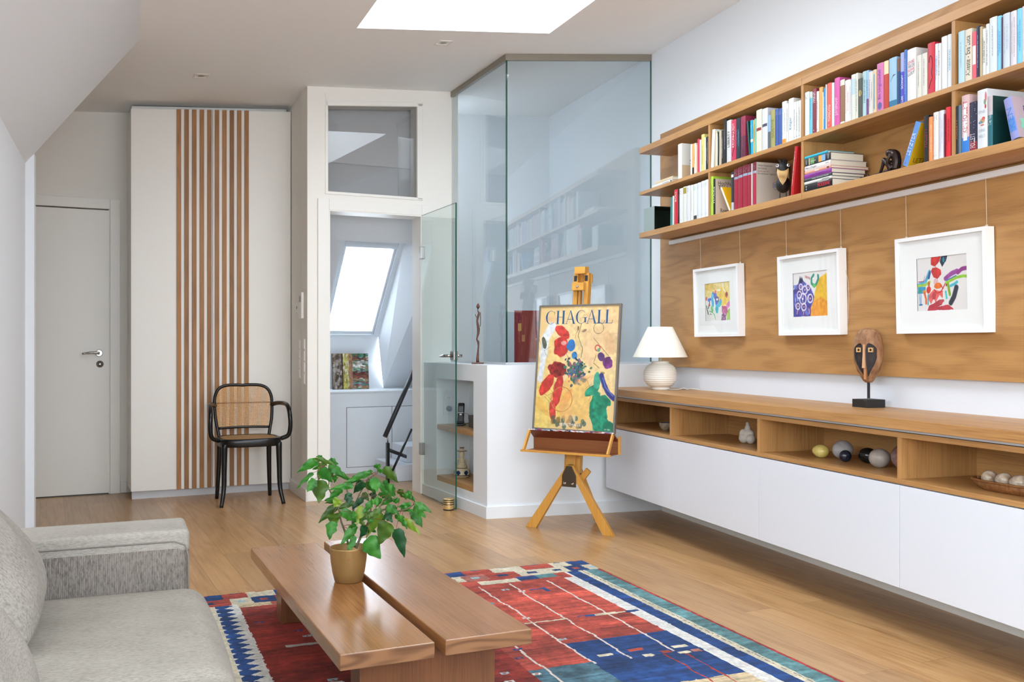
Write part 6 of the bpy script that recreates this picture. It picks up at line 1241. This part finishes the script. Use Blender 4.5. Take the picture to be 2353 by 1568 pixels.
# thin lines
wob=smooth_noise(N1,N2,16,77,2)*.02
for d,f0,f1 in ((.68,.31,1.45),(.535,.31,1.45),(.345,.32,1.44),(.86,.6,1.6)): fill((np.abs(D_+wob-d)<.0045)&(F_>f0)&(F_<f1),(228,214,204),.05)
for d in (.40,.33): fill((np.abs(D_+wob-d)<.0035)&(F_>1.45)&(F_<1.9),(180,60,50),.05)
R_(.20,.72,.915,.928,cream,.05); R_(.20,.26,.91,.935,blue); R_(.40,.48,.905,.93,blue); R_(.45,.53,.915,.945,red); R_(.30,.40,.905,.932,cream)
for f in (.62,1.0,1.28): R_(1.04,1.30,f,f+.012,(206,186,160),.05)
for (d0,d1,f,c) in ((.57,.63,1.37,cream),(.44,.48,1.43,cream),(.44,.50,1.36,red),(.27,.33,1.385,cream),(.30,.345,1.45,cream),(.255,.29,1.45,pink),(.20,.235,1.455,white),(.36,.40,1.42,red),(1.10,1.2,.66,blue),(1.5,1.64,.84,(200,190,180)),(1.3,1.42,1.18,blue),(1.52,1.68,1.28,white),(.72,.80,.58,teal),(.74,.84,.99,teal),(.8,.86,.78,blue)): R_(d0,d1,f,f+.026,c)
rr=random.Random(8)
for k in range(34):
    d,f=rr.uniform(.25,1.7),rr.uniform(.36,2.6); fill((np.abs(Dw-d)<.016)&(np.abs(Fw-f)<.010),rr.choice([white,pale,blue]) if not(.18<d<.68 and 1.2<f<1.7) else red); fill((np.abs(Dw-d)<.006)&(np.abs(Fw-f)<.005),red)
fill((np.abs(D_-.42)<.012)&(F_>.43)&(F_<.50),blue); fill((np.abs(D_-.46)<.03)&(np.abs(F_-.45)<.006),blue)
def strk(rep,cell,seed): return np.repeat(smooth_noise(N1//rep+2,N2,cell,seed,2),rep,axis=1)[:,:N1]
ab=smooth_noise(8,N2,26,41,3); ab=np.repeat(ab,N1//8+1,axis=1)[:,:N1]
isw=(cv.img.min(axis=2)>.62)
cv.img=np.clip(cv.img*(1+np.where(isw,.15,1)[...,None]*(.32*strk(9,2.2,61)+.25*strk(22,3,62)+.5*ab)[...,None]+.16*smooth_noise(N1,N2,2,99,1)[...,None]),0,1)
rug=thing('patterned_rug','hand-knotted rug of red, blue and cream blocks under the table','rug',(1.906,4.554,0),math.radians(3.9))
zn=smooth_noise(N1+1,N2+1,5,3,3)*.003; en=smooth_noise(N1+1,N2+1,20,44,3)*.010
def rf(u,v):
    x=-RW+u*RW; y=-RL+v*RL; x=x+np.where((u==0)|(u==1),en,0); y=y+np.where(v==1,en,0); z=.0125+zn; z=np.where((u==0)|(u==1)|(v==0)|(v==1),.0015,z); return (x,y,z)
RUGM=paintmat('rug_wool',.95,700,.8)
rug_o=gridmesh('pile',cv.img,rf,RUGM,rug)
obj('backing',bbox(-RW+.006,-.006,-RL+.006,-.006,.0,.0045),mat('rug_backing',(120,80,70),.9),rug)
# ================= coffee table =================
TT=.280; ct=thing('coffee_table','low cherry-coloured coffee table of two thick planks','table',(.593,3.372,.010),math.radians(5.7))
TM=Matrix.Rotation(-math.radians(5.7),4,'Z')@Matrix.Translation((-.593,-3.372,0))
def plank(name,c):
    b=B(); pts=[TM@Vector((x,y,0)) for x,y in c]; addhull(b,[(p.x,p.y,z) for z in (TT-.055,TT-.010) for p in pts],[(0,1,2,3),(4,5,6,7),(0,1,5,4),(1,2,6,5),(2,3,7,6),(3,0,4,7)])
    for f in b.faces:
        n=f.normal; f.normal_update()
        if abs(f.normal.y)>.7: f.material_index=1
    return obj(name,b,[CHERRY,CHERRYZ],ct,bev=.003)
plank('plank',[(.381,2.603),(.652,2.630),(.504,4.122),(.233,4.095)]); plank('plank',[(.685,2.638),(.955,2.664),(.808,4.156),(.537,4.130)])
# crosspiece legs
for y in (-.585,.585):
    b=B(); addbox(b,-.203,.215,y-.05,y+.05,.004,TT-.055); 
    addbox(b,.0435,.0450,y-.0505,y+.0505,.006,TT-.057); obj('leg',b,CHERRYL,ct,bev=.0015)
# ================= potted plant =================
pc=Vector((.530,3.41,TT)); pl=thing('potted_plant','leafy green poinsettia plant in bronze pot on coffee table','plant',tuple(pc))
b=B(); addlathe(b,[(0,0),(.046,0),(.049,.003),(.057,.035),(.063,.075),(.0665,.118),(.067,.1215),(.0655,.123),(.064,.1215),(.061,.085),(.058,.080),(0,.080)],56); obj('pot',b,mat('bronze_pot',(150,118,72),.38,.45),pl)
b=B(); addlathe(b,[(0,.092),(.040,.094),(.0615,.090),(.0615,.086)],36,cap=False); so=obj('soil',b,mat('soil',(52,42,36),.95),pl)
vf=Vector((math.sin(math.radians(18.52)),math.cos(math.radians(18.52)),0)); vr=Vector((vf.y,-vf.x,0)); vu=Vector((0,0,1))
b=B()   # small sticker
ang0=math.atan2(-vf.y,-vf.x)+math.radians(10)
def potp(da,z): 
    a=ang0+da; r=.0645+(z-.10)*.08+.0004; return (r*math.cos(a),r*math.sin(a),z)
MS=[mat('sticker_gold',(170,136,84),.4),mat('sticker_red',(190,50,50),.5),mat('sticker_grey',(110,90,70),.5)]
n=20; q=b.faces.new([b.verts.new(potp(.22*math.cos(2*PI*i/n),.088+.008*math.sin(2*PI*i/n))) for i in range(n)])
q=b.faces.new([b.verts.new(tuple(1.004*v if k<2 else v for k,v in enumerate(potp(*p)))) for p in ((-.02,.090),(.02,.090),(.02,.094),(-.02,.094))]); q.material_index=1
for k in range(5): q=b.faces.new([b.verts.new(tuple(1.004*v if j<2 else v for j,v in enumerate(potp(*p)))) for p in ((-.12+.05*k,.085),(-.09+.05*k,.085),(-.09+.05*k,.087),(-.12+.05*k,.087))]); q.material_index=2
obj('sticker',b,MS,pl,norm=False)
# picture-plane helper only for shaping: zoom units -> local metres around the pot axis
def lz(zx,zy,dep=0): 
    k=.00153*(1/4.753)*1.015; return vr*((zx-646)*k)+vu*(.123-(zy-1110)*k)+vf*dep
ri=random.Random(12)
STEMS=[([(648,1085),(610,960),(572,830),(550,700),(490,590),(425,470)],.0042,-.01),([(425,470),(432,400),(370,320),(360,230)],.0026,-.012),
 ([(700,1130),(684,1000),(678,860),(700,690),(745,570),(800,470),(860,380),(950,320)],.0036,.02),([(735,1120),(790,985),(870,840),(950,740),(1050,700),(1170,720),(1290,690),(1360,640)],.0048,-.02),
 ([(678,870),(672,720),(650,600),(612,490)],.0024,.03),([(870,840),(875,620),(905,500),(960,440)],.0026,.03),([(950,740),(1010,640),(1070,560),(1120,500)],.0026,0),([(550,700),(520,690),(505,720)],.0018,-.02),([(700,690),(790,620),(840,560)],.002,.05)]
b=B(); SP=[]
for pts,r,dp in STEMS:
    P_=spline([lz(x,y,dp+.01*math.sin(i*1.7)) for i,(x,y) in enumerate(pts)],5); addtube(b,P_,[r*(1-.55*i/len(P_)) for i in range(len(P_))],8); SP+=P_[len(P_)//3:]
obj('stem',b,mat('plant_stem',(92,88,62),.7),pl)
LV=[(320,180,110,240,90),(330,130,560,145,48),(350,150,290,120,30),(430,230,600,270,80),(380,240,260,240,60),(270,305,95,415,44),(345,370,355,545,170),(320,350,255,440,90),(370,260,500,330,110),(400,210,500,200,80),(380,230,330,330,100),(440,330,620,390,60),(470,350,470,410,60),(590,475,460,540,75),(740,420,500,405,60),(650,510,690,595,85),(790,340,665,385,70),(900,300,670,330,66),(960,285,1025,255,66),(950,290,890,240,60),(985,300,1150,380,105),(950,330,1000,420,100),(1035,390,1165,475,76),(860,340,795,330,50),(830,400,720,480,90),(870,400,1060,430,60),(800,450,890,540,90),(960,470,1110,520,90),(1060,460,1130,545,80),(565,575,512,640,90),(500,640,365,600,62),(500,660,355,645,50),(500,690,320,805,84),(700,640,535,665,62),(515,725,515,830,115),(490,808,475,940,112),(580,710,740,790,90),(800,600,700,655,62),(812,650,770,790,90),(850,710,920,740,50),(880,785,680,830,74),(740,880,600,1000,88),(745,870,685,840,60),(725,980,665,1115,64),(865,870,790,955,95),(1005,740,855,925,105),(870,990,1000,1140,165),(1095,810,1012,985,160),(1185,885,1262,1105,118),(1150,800,1250,760,64),(1245,795,1420,890,74),(1320,735,1425,860,95),(1368,655,1470,750,84),(1388,612,1545,662,62),(1150,705,1005,800,84),(1220,695,1345,680,54),(1250,545,1350,595,66),(1150,540,1240,600,66),(1100,625,985,650,66),(1080,645,1195,690,66),(940,585,1060,560,66),(935,600,855,660,66),(1035,690,900,705,66),(1000,605,920,560,62),(1110,570,1020,490,72),(1320,600,1235,530,56),(1330,655,1200,640,54),(760,565,830,615,62),(850,930,925,945,54),(640,812,600,845,44),(1205,760,1310,810,74),(700,720,760,740,60),(900,620,830,560,60),(1000,560,960,640,66),(1180,650,1110,600,60),(760,790,850,800,60),(420,280,420,350,80),(900,440,830,400,60),(620,400,700,430,60),(1060,740,1130,790,70),(920,820,880,760,56)]
FG=B(); PB=B()
def leafshape(s): # half width profile
    return (math.sin(PI*min(1,s)**.72)**.8)*(1-.25*s) if 0<s<1 else 0
for i,(bx,by,tx,ty,wd) in enumerate(LV):
    dep=ri.uniform(-.085,.085) if wd<150 else -.07
    if wd>=110: dep=ri.uniform(-.09,-.04)
    tilt=ri.uniform(-.045,.03); wd*=1.3; tx+=(tx-bx)*.12; ty+=(ty-by)*.12; Bp=lz(bx,by,dep); Tp=lz(tx,ty,dep+tilt); ax=Tp-Bp; L_=ax.length; k=.00153/4.753*1.015
    ax.normalize(); sd=ax.cross(vf).normalized(); nrm=sd.cross(ax).normalized()
    ro=ri.uniform(-.45,.45); sd=(sd*math.cos(ro)+nrm*math.sin(ro)); nrm=sd.cross(ax).normalized(); hw_=wd*k/2/max(.75,math.cos(ro)); NS=12
    rows=[]; mi_=0 if ri.random()<.62 else (1 if ri.random()<.55 else 2)
    if i in (38,45,29,50): mi_=3
    for s in range(NS+1):
        t_=s/NS; w_=hw_*leafshape(.04+.955*t_)*(1+.08*math.sin(t_*19+i)); c=Bp+ax*L_*t_-nrm*.0-vu*(.012*t_*t_)*(L_/.05)
        fold=.28*w_; row=[FG.verts.new(c+sd*w_*u+nrm*(fold*abs(u)+.004*math.sin(t_*14+u*3+i)*abs(u))) for u in (-1,-.5,0,.5,1)]; rows.append(row)
    for a,c in zip(rows,rows[1:]):
        for u in range(4): q=FG.faces.new((a[u],a[u+1],c[u+1],c[u])); q.material_index=mi_; q.smooth=True
    # petiole to the nearest stem
    best=min(SP,key=lambda p:(p-Bp).length+(.03 if p.z>Bp.z+.01 else 0))
    if (best-Bp).length<.16: mid=(best+Bp)/2+vu*.004; addtube(PB,spline([best,mid,Bp],4),.0008,5)
def leafmat(n,c,c2):
    m=mat(n,c,.42); tc=nd(m,'ShaderNodeTexCoord'); nn=nd(m,'ShaderNodeTexNoise'); nn.inputs['Scale'].default_value=28; nn.inputs['Detail'].default_value=3; lk(m,tc.outputs['Object'],nn.inputs['Vector']); r=ramp(m,nn.outputs['Fac'],[(.38,srgb(c)),(.66,srgb(c2))]); P=m.node_tree.nodes['Principled BSDF']; lk(m,r.outputs[0],P.inputs['Base Color'])
    tr=nd(m,'ShaderNodeBsdfTranslucent'); lk(m,r.outputs[0],tr.inputs[0]); mx=nd(m,'ShaderNodeMixShader'); mx.inputs[0].default_value=.25; lk(m,P.outputs[0],mx.inputs[1]); lk(m,tr.outputs[0],mx.inputs[2]); lk(m,mx.outputs[0],m.node_tree.nodes['Material Output'].inputs[0]); return m
obj('foliage',FG,[leafmat('leaf_green',(38,104,30),(60,134,40)),leafmat('leaf_dark',(16,66,34),(28,84,40)),leafmat('leaf_olive',(56,88,26),(78,112,34)),leafmat('leaf_yellow',(100,142,40),(140,164,54))],pl,norm=False)
obj('petioles',PB,mat('petiole_red',(120,60,50),.6),pl)
# ================= sofa =================
def fabric(name,c1,c2,sx,sy,sz,rib='Z'):
    m=mat(name,c1,.95); tc=nd(m,'ShaderNodeTexCoord'); mp=nd(m,'ShaderNodeMapping'); mp.inputs['Scale'].default_value=(sx,sy,sz); lk(m,tc.outputs['Object'],mp.inputs[0]); n=nd(m,'ShaderNodeTexNoise'); n.inputs['Scale'].default_value=1; n.inputs['Detail'].default_value=3; n.inputs['Roughness'].default_value=.7; lk(m,mp.outputs[0],n.inputs['Vector'])
    n2=nd(m,'ShaderNodeTexNoise'); n2.inputs['Scale'].default_value=9; n2.inputs['Detail'].default_value=2; lk(m,tc.outputs['Object'],n2.inputs['Vector'])
    ad=nd(m,'ShaderNodeMath',operation='MULTIPLY_ADD'); ad.inputs[1].default_value=.25; lk(m,n2.outputs['Fac'],ad.inputs[0]); lk(m,n.outputs['Fac'],ad.inputs[2])
    r=ramp(m,ad.outputs[0],[(.42,srgb(c2)),(.72,srgb(c1))]); lk(m,r.outputs[0],m.node_tree.nodes['Principled BSDF'].inputs['Base Color'])
    n3=nd(m,'ShaderNodeTexNoise'); n3.inputs['Scale'].default_value=420; lk(m,tc.outputs['Object'],n3.inputs['Vector']); a2=nd(m,'ShaderNodeMath',operation='ADD'); lk(m,n3.outputs['Fac'],a2.inputs[0]); lk(m,n.outputs['Fac'],a2.inputs[1]); bump(m,a2.outputs[0],.4,.0012); return m
def ribfab(name,c1,c2,axis,per=.0046):
    m=fabric(name,c1,c2,230,230,60); P=m.node_tree.nodes['Principled BSDF']; tc=nd(m,'ShaderNodeTexCoord'); wv=nd(m,'ShaderNodeTexWave'); wv.bands_direction=axis; wv.inputs['Scale'].default_value=.314/per/ (1.0); wv.inputs['Distortion'].default_value=.6; wv.inputs['Detail'].default_value=1; wv.inputs['Detail Scale'].default_value=4; lk(m,tc.outputs['Object'],wv.inputs['Vector'])
    src=[l.from_socket for l in m.node_tree.links if l.to_socket==P.inputs['Base Color']][0]; mx=nd(m,'ShaderNodeMix',data_type='RGBA',blend_type='MULTIPLY'); mx.inputs[0].default_value=1; r=ramp(m,wv.outputs['Fac'],[(0,(.62,.60,.58)),(.35,(1,1,1))]); lk(m,src,mx.inputs[6]); lk(m,r.outputs[0],mx.inputs[7]); lk(m,mx.outputs[2],P.inputs['Base Color']); return m
FAB=fabric('grey_weave_seat',(156,151,142),(122,117,109),80,420,420); FABV=ribfab('grey_weave_arm',(138,131,124),(95,89,83),'X'); FABT=fabric('grey_weave_top',(158,153,145),(128,123,116),90,420,420); FABP=fabric('grey_weave_pillow',(158,153,145),(114,109,102),380,110,110)
so=thing('sofa','light grey woven fabric sofa with low arm','sofa',(0,0,0),math.radians(4.2))
# local frame: y along the sofa, x towards the rug; fit by placing parts
SM=Matrix.Rotation(-math.radians(4.2),4,'Z')
def SL(x,y): p=SM@Vector((x,y,0)); return p.x,p.y
ax_,ay_=SL(-.02,3.04)      # far front corner of the arm
XFt=ax_+.0; YB=ay_
b=B(); rbox(b,.46,.105,.205,.03,12,Matrix.Translation((XFt-.46,YB-.105,.395))); obj('armrest',b,FABV,so)
b=B(); rbox(b,.4605,.1053,.032,.014,12,Matrix.Translation((XFt-.460,YB-.105,.571))); obj('armrest_border',b,FABT,so)
b=B(); addtube(b,[(XFt-.90,YB-.2115,.572),(XFt-.04,YB-.2115,.572),(XFt-.012,YB-.2115,.560),(XFt-.003,YB-.2105,.53),(XFt-.003,YB-.2105,.20)],.0022,6); obj('piping',b,mat('piping_grey',(120,114,108),.9),so)
for k in range(2):
    y1=YB-.212-.79*k-.0; cy_=y1-.395
    b=B(); rbox(b,.435,.392,.085,.055,14,Matrix.Translation((XFt-.395,cy_,.365)),bulge=(.012,.006,.018)); o=obj('seat_cushion',b,FAB,so,smooth=True)
b=B(); rbox(b,.44,.93,.09,.02,8,Matrix.Translation((XFt-.46,YB-.94,.19))); obj('base',b,FABV,so)
b=B(); rbox(b,.10,.93,.20,.05,10,Matrix.Translation((XFt-.97,YB-.94,.50)),bulge=(.01,0,.01)); obj('backrest',b,FABT,so)
for x in (-.10,-.85):
    for y in (-.08,-1.78): obj('foot',bbox(XFt+x-.02,XFt+x+.02,YB+y-.02,YB+y+.02,0,.10),METAL,so)
def pillow(name,lab,c,rot,hx,hz,th,m):
    b=B(); n=26; g={}
    for sgn in (1,-1):
        for i in range(n+1):
            for j in range(n+1):
                u,v=-1+2*i/n,-1+2*j/n; e=(1-abs(u)**2.6)*(1-abs(v)**2.6); pin=1-.05*(1-abs(u*v))
                w_=th*max(0,e)**.42; x=u*hx*(1-.055*(1-v*v)*0-.04*(abs(v)**3)*0)*(1-.05*(1-abs(v))*abs(u)**6); z=v*hz*(1-.05*(1-abs(u))*abs(v)**6)
                key=(i,j,0 if (i in(0,n) or j in(0,n)) else sgn)
                if key not in g: g[key]=b.verts.new((x,sgn*w_+.004*math.sin(u*7+v*4)*e,z))
        K=lambda i,j:g[(i,j,0 if (i in(0,n) or j in(0,n)) else sgn)]
        for i in range(n):
            for j in range(n):
                q=b.faces.new((K(i,j),K(i+1,j),K(i+1,j+1),K(i,j+1))); q.smooth=True
    o=obj('cover',b,m); 
    t=thing(name,lab,'cushion',c); t.rotation_euler=rot; o.parent=t
    b=B(); addtube(b,[(-hx+2*hx*i/30,0,-hz*(1-.05*(1-abs(-1+2*i/30))*1)-.002) for i in range(31)],.003,6); obj('seam',b,mat('piping_grey',(120,114,108),.9),t); return t
pillow('throw_pillow','large grey woven cushion leaning in the sofa corner','x' and (-.485,2.45,.622),(math.radians(38),math.radians(0),math.radians(-84)),.26,.20,.12,FABP)
pillow('throw_pillow','pale grey cushion at the lower left corner, nearer than the corner cushion',(-.40,1.70,.615),(math.radians(36),0,math.radians(-90)),.26,.20,.11,FABT)
# ================= niche in the low wall =================
NB=Bw(2.55,6.165,0)
t=thing('niche_shelf','upper oak board across the white wall niche','shelf'); obj('board',bbox(2.552,2.798,5.828,6.497,.508,.542,RB),OAKY,t,bev=.001); t['group']='oak boards in the wall niche'
t=thing('niche_shelf','lower oak board forming the floor of the white wall niche','shelf'); obj('board',bbox(2.552,2.798,5.828,6.497,.1365,.174,RB),OAKY,t,bev=.001); t['group']='oak boards in the wall niche'
t=thing('wall_socket','white double wall socket in the niche with a blue-grey plug','socket'); obj('plate',bbox(2.80,2.809,6.30,6.385,.625,.80,Matrix.Translation((0,0,0))@RB),LACQ2,t,bev=.002) if 0 else None
b=B(); addbox(b,2.60,2.675,6.4865,6.4965,.61,.775,RB); obj('plate',b,LACQ,t,bev=.002)
for z in (.733,):
    b=B(); M=RB@Matrix.Translation((2.6375,6.4863,z))@Matrix.Rotation(PI/2,4,'X'); addlathe(b,[(.024,0),(.024,.0015),(.020,.0015),(.018,-.0005),(0,-.0005)],24,M,cap=False); obj('socket_ring',b,TRIM,t)
    for s in (-.007,.007):
        b=B(); M=RB@Matrix.Translation((2.6375+s,6.4860,z))@Matrix.Rotation(PI/2,4,'X'); addlathe(b,[(0,0),(.0022,0),(.0022,.001),(0,.001)],10,M); obj('contact_hole',b,BLACK,t)
b=B(); M=RB@Matrix.Translation((2.6375,6.4860,.655))@Matrix.Rotation(PI/2,4,'X'); addlathe(b,[(0,0),(.019,0),(.019,.022),(.014,.030),(0,.030)],24,M); obj('plug',b,mat('plug_bluegrey',(84,104,124),.4),t)
t=thing('cordless_phone','black cordless phone standing in its charging cradle','phone',Bw(2.66,6.315,.5422),math.radians(-26))
b=B(); addprism(b,[(-.028,-.045),(.028,-.045),(.034,.030),(-.034,.030)],0,.016); addprism(b,[(-.024,-.02),(.024,-.02),(.024,.03),(-.024,.03)],.016,.034); obj('cradle',b,mat('phone_black',(24,26,30),.3),t,bev=.004)
PHM=Matrix.Translation((0,.0,.020))@Matrix.Rotation(math.radians(-16),4,'X')
b=B(); rbox(b,.0235,.011,.072,.008,4,PHM@Matrix.Translation((0,0,.072))); hs_=obj('handset',b,mat('phone_black',(24,26,30),.3),t)
obj('screen',bbox(-.017,.017,-.0122,-.0108,.078,.118,PHM),mat('phone_screen',(110,116,124),.15),hs_)
b=B(); addbox(b,-.019,.019,-.0122,-.011,.069,.0735,PHM); addbox(b,-.008,.008,-.0124,-.011,.052,.064,PHM); obj('silver_key',b,CHROME,hs_)
b=B()
for r_ in range(4):
    for c_ in range(3): addbox(b,-.015+.011*c_,-.007+.011*c_,-.0125,-.0108,.012+.0095*r_,.0175+.0095*r_,PHM)
obj('keypad',b,mat('key_grey',(90,94,100),.4),hs_)
b=B(); addtube(b,spline([(.02,.03,.01),(.06,.05,.02),(.055,.035,.07),(.03,.02,.09)],5),.0018,6); obj('cord',b,BLACK,t)
t=thing('stone_box','small dark speckled box with lid on the upper niche board','box',Bw(2.700,6.055,.5422),TB+math.radians(-10))
SPK=stone('speckled_dark',(58,54,50),(110,104,98),160,.7)
obj('box_body',bbox(-.055,.05,-.13,.125,0,.052),SPK,t,bev=.002); obj('lid',bbox(-.057,.052,-.132,.127,.0525,.082),SPK,t,bev=.002)
t=thing('ceramic_figure','painted ceramic woman-shaped bottle with wide hat in the niche','figurine',Bw(2.675,6.325,.1742),TB-math.radians(50))
cr=mat('cream_glaze',(216,200,166),.25); bl_=mat('blue_glaze_flower',(28,50,92),.25); br_=mat('brown_glaze',(84,58,40),.3)
b=B(); addlathe(b,[(0,0),(.052,0),(.056,.004),(.057,.02),(.055,.045),(.046,.062),(.032,.085),(.024,.105),(.022,.118),(.014,.128),(.012,.140),(.018,.152),(.018,.168),(.012,.178),(.034,.182),(.036,.185),(.034,.188),(.012,.190),(.012,.200),(.016,.204),(.015,.210),(0,.211)],40); obj('body',b,cr,t)
for s in (-1,1):
    b=B(); addtube(b,spline([(s*.014,0,.124),(s*.040,0,.122),(s*.052,0,.095),(s*.050,0,.06)],6),.005,8); obj('arm',b,cr,t)
b=B(); addlathe(b,[(.0575,.010),(.0580,.014),(.0575,.017)],40,cap=False); addlathe(b,[(.0365,.1835),(.0370,.185),(.0365,.187)],40,cap=False); addlathe(b,[(.0165,.2035),(.0172,.207),(.016,.2105)],30,cap=False); addlathe(b,[(.0455,.063),(.0450,.0655),(.0430,.068)],40,cap=False); obj('brown_band',b,br_,t,norm=False)
b=B()
for k in range(6):
    a=k*PI/3-PI/2; c_=Vector((math.cos(a),math.sin(a),0)); s_=Vector((-c_.y,c_.x,0)); n=12
    v=[b.verts.new(c_*(.0572-.0035*(math.cos(2*PI*i/n))**2)+s_*.0165*math.cos(2*PI*i/n)+Vector((0,0,.033+.0165*math.sin(2*PI*i/n)))) for i in range(n)]; cvx=b.verts.new(c_*.0580+Vector((0,0,.033)))
    for i in range(n): b.faces.new((v[i],v[(i+1)%n],cvx))
    obj('blue_flower',b,bl_,t,norm=False); b=B()
b.free()
rr=random.Random(2); b=B()
for k in range(60):
    a=rr.uniform(0,2*PI); z=rr.uniform(.070,.118); r=.0405-(z-.07)*.42; addbox(b,-.0012,.0012,-.0006,.0006,-.0012,.0012,Matrix.Translation((r*math.cos(a),r*math.sin(a),z))@Matrix.Rotation(a+PI/2,4,'Z'))
obj('speckles',b,br_,t)
# ================= wooden standing figure on the ledge =================
t=thing('slender_statue','tall slender dark wooden statue on the white ledge','statue',(1.865,6.31,.9872),math.radians(-10))
dw=stone('dark_carved_wood',(104,62,44),(70,40,30),24,.4)
obj('base',bbox(-.040,.040,-.022,.022,0,.012),dw,t,bev=.002)
b=B()
def zz_(y): return .012+(1418-y)/9.225*.00295
pts=[(352,1418,36),(350,1330,30),(358,1200,20),(366,1060,16),(362,980,26),(338,925,18),(345,880,17),(362,800,26),(366,700,30),(356,620,26),(344,540,20),(352,470,22),(368,400,26),(372,350,20),(352,300,9),(355,275,10),(358,250,30),(358,220,38),(360,190,30),(360,165,18),(361,148,5)]
kx=.00295/9.225*1.25
addtube(b,[Vector(((x-352)*kx,0,zz_(y))) for x,y,w in pts],[w*kx for x,y,w in pts],14,sq=.8)
addtube(b,spline([Vector(((398-352)*kx,0,zz_(345))),Vector(((402-352)*kx,0,zz_(450))),Vector(((400-352)*kx,-.002,zz_(600))),Vector(((392-352)*kx,-.004,zz_(650)))],5),.0026,8)
addtube(b,spline([Vector(((350-352)*kx,-.004,zz_(450))),Vector(((325-352)*kx,-.006,zz_(440))),Vector(((312-352)*kx,-.006,zz_(385)))],5),.0026,8)
ell(b,(.004,-.006,zz_(395)),(.006,.005,.006)); obj('figure',b,dw,t)
# ================= red painted panel behind the glass =================
t=thing('red_painting','dark red painted board with small gold marks standing behind the glass','painting',(2.128,6.30,.9875),math.radians(-14))
c=Canvas(120,120,(128,28,36),90)
for k in range(70): x=R.random(); y=R.random(); c.stroke([(x,y),(x+R.uniform(-.01,.01),y+R.uniform(.1,.35))],R.uniform(.003,.012),R.choice([(150,40,50),(96,18,26),(140,50,60),(110,24,30),(160,80,90)]),.6)
c.rect(.07,.13,.62,.76,(200,150,80)); c.rect(.085,.095,.40,.62,(190,110,90)); c.rect(.14,.20,.42,.54,(180,120,70)); c.blob(.46,.76,.03,.05,(60,20,24)); c.stroke([(.46,.80),(.45,.92)],.006,(150,100,110))
obj('board',bbox(0,.36,-.010,.010,0,.37),mat('red_edge',(100,24,30),.7),t); gridmesh('paint',c.img,lambda u,v:(u*.36,np.full_like(u,-.0105),v*.37),PAINT,t)
bpy.context.view_layer.update()
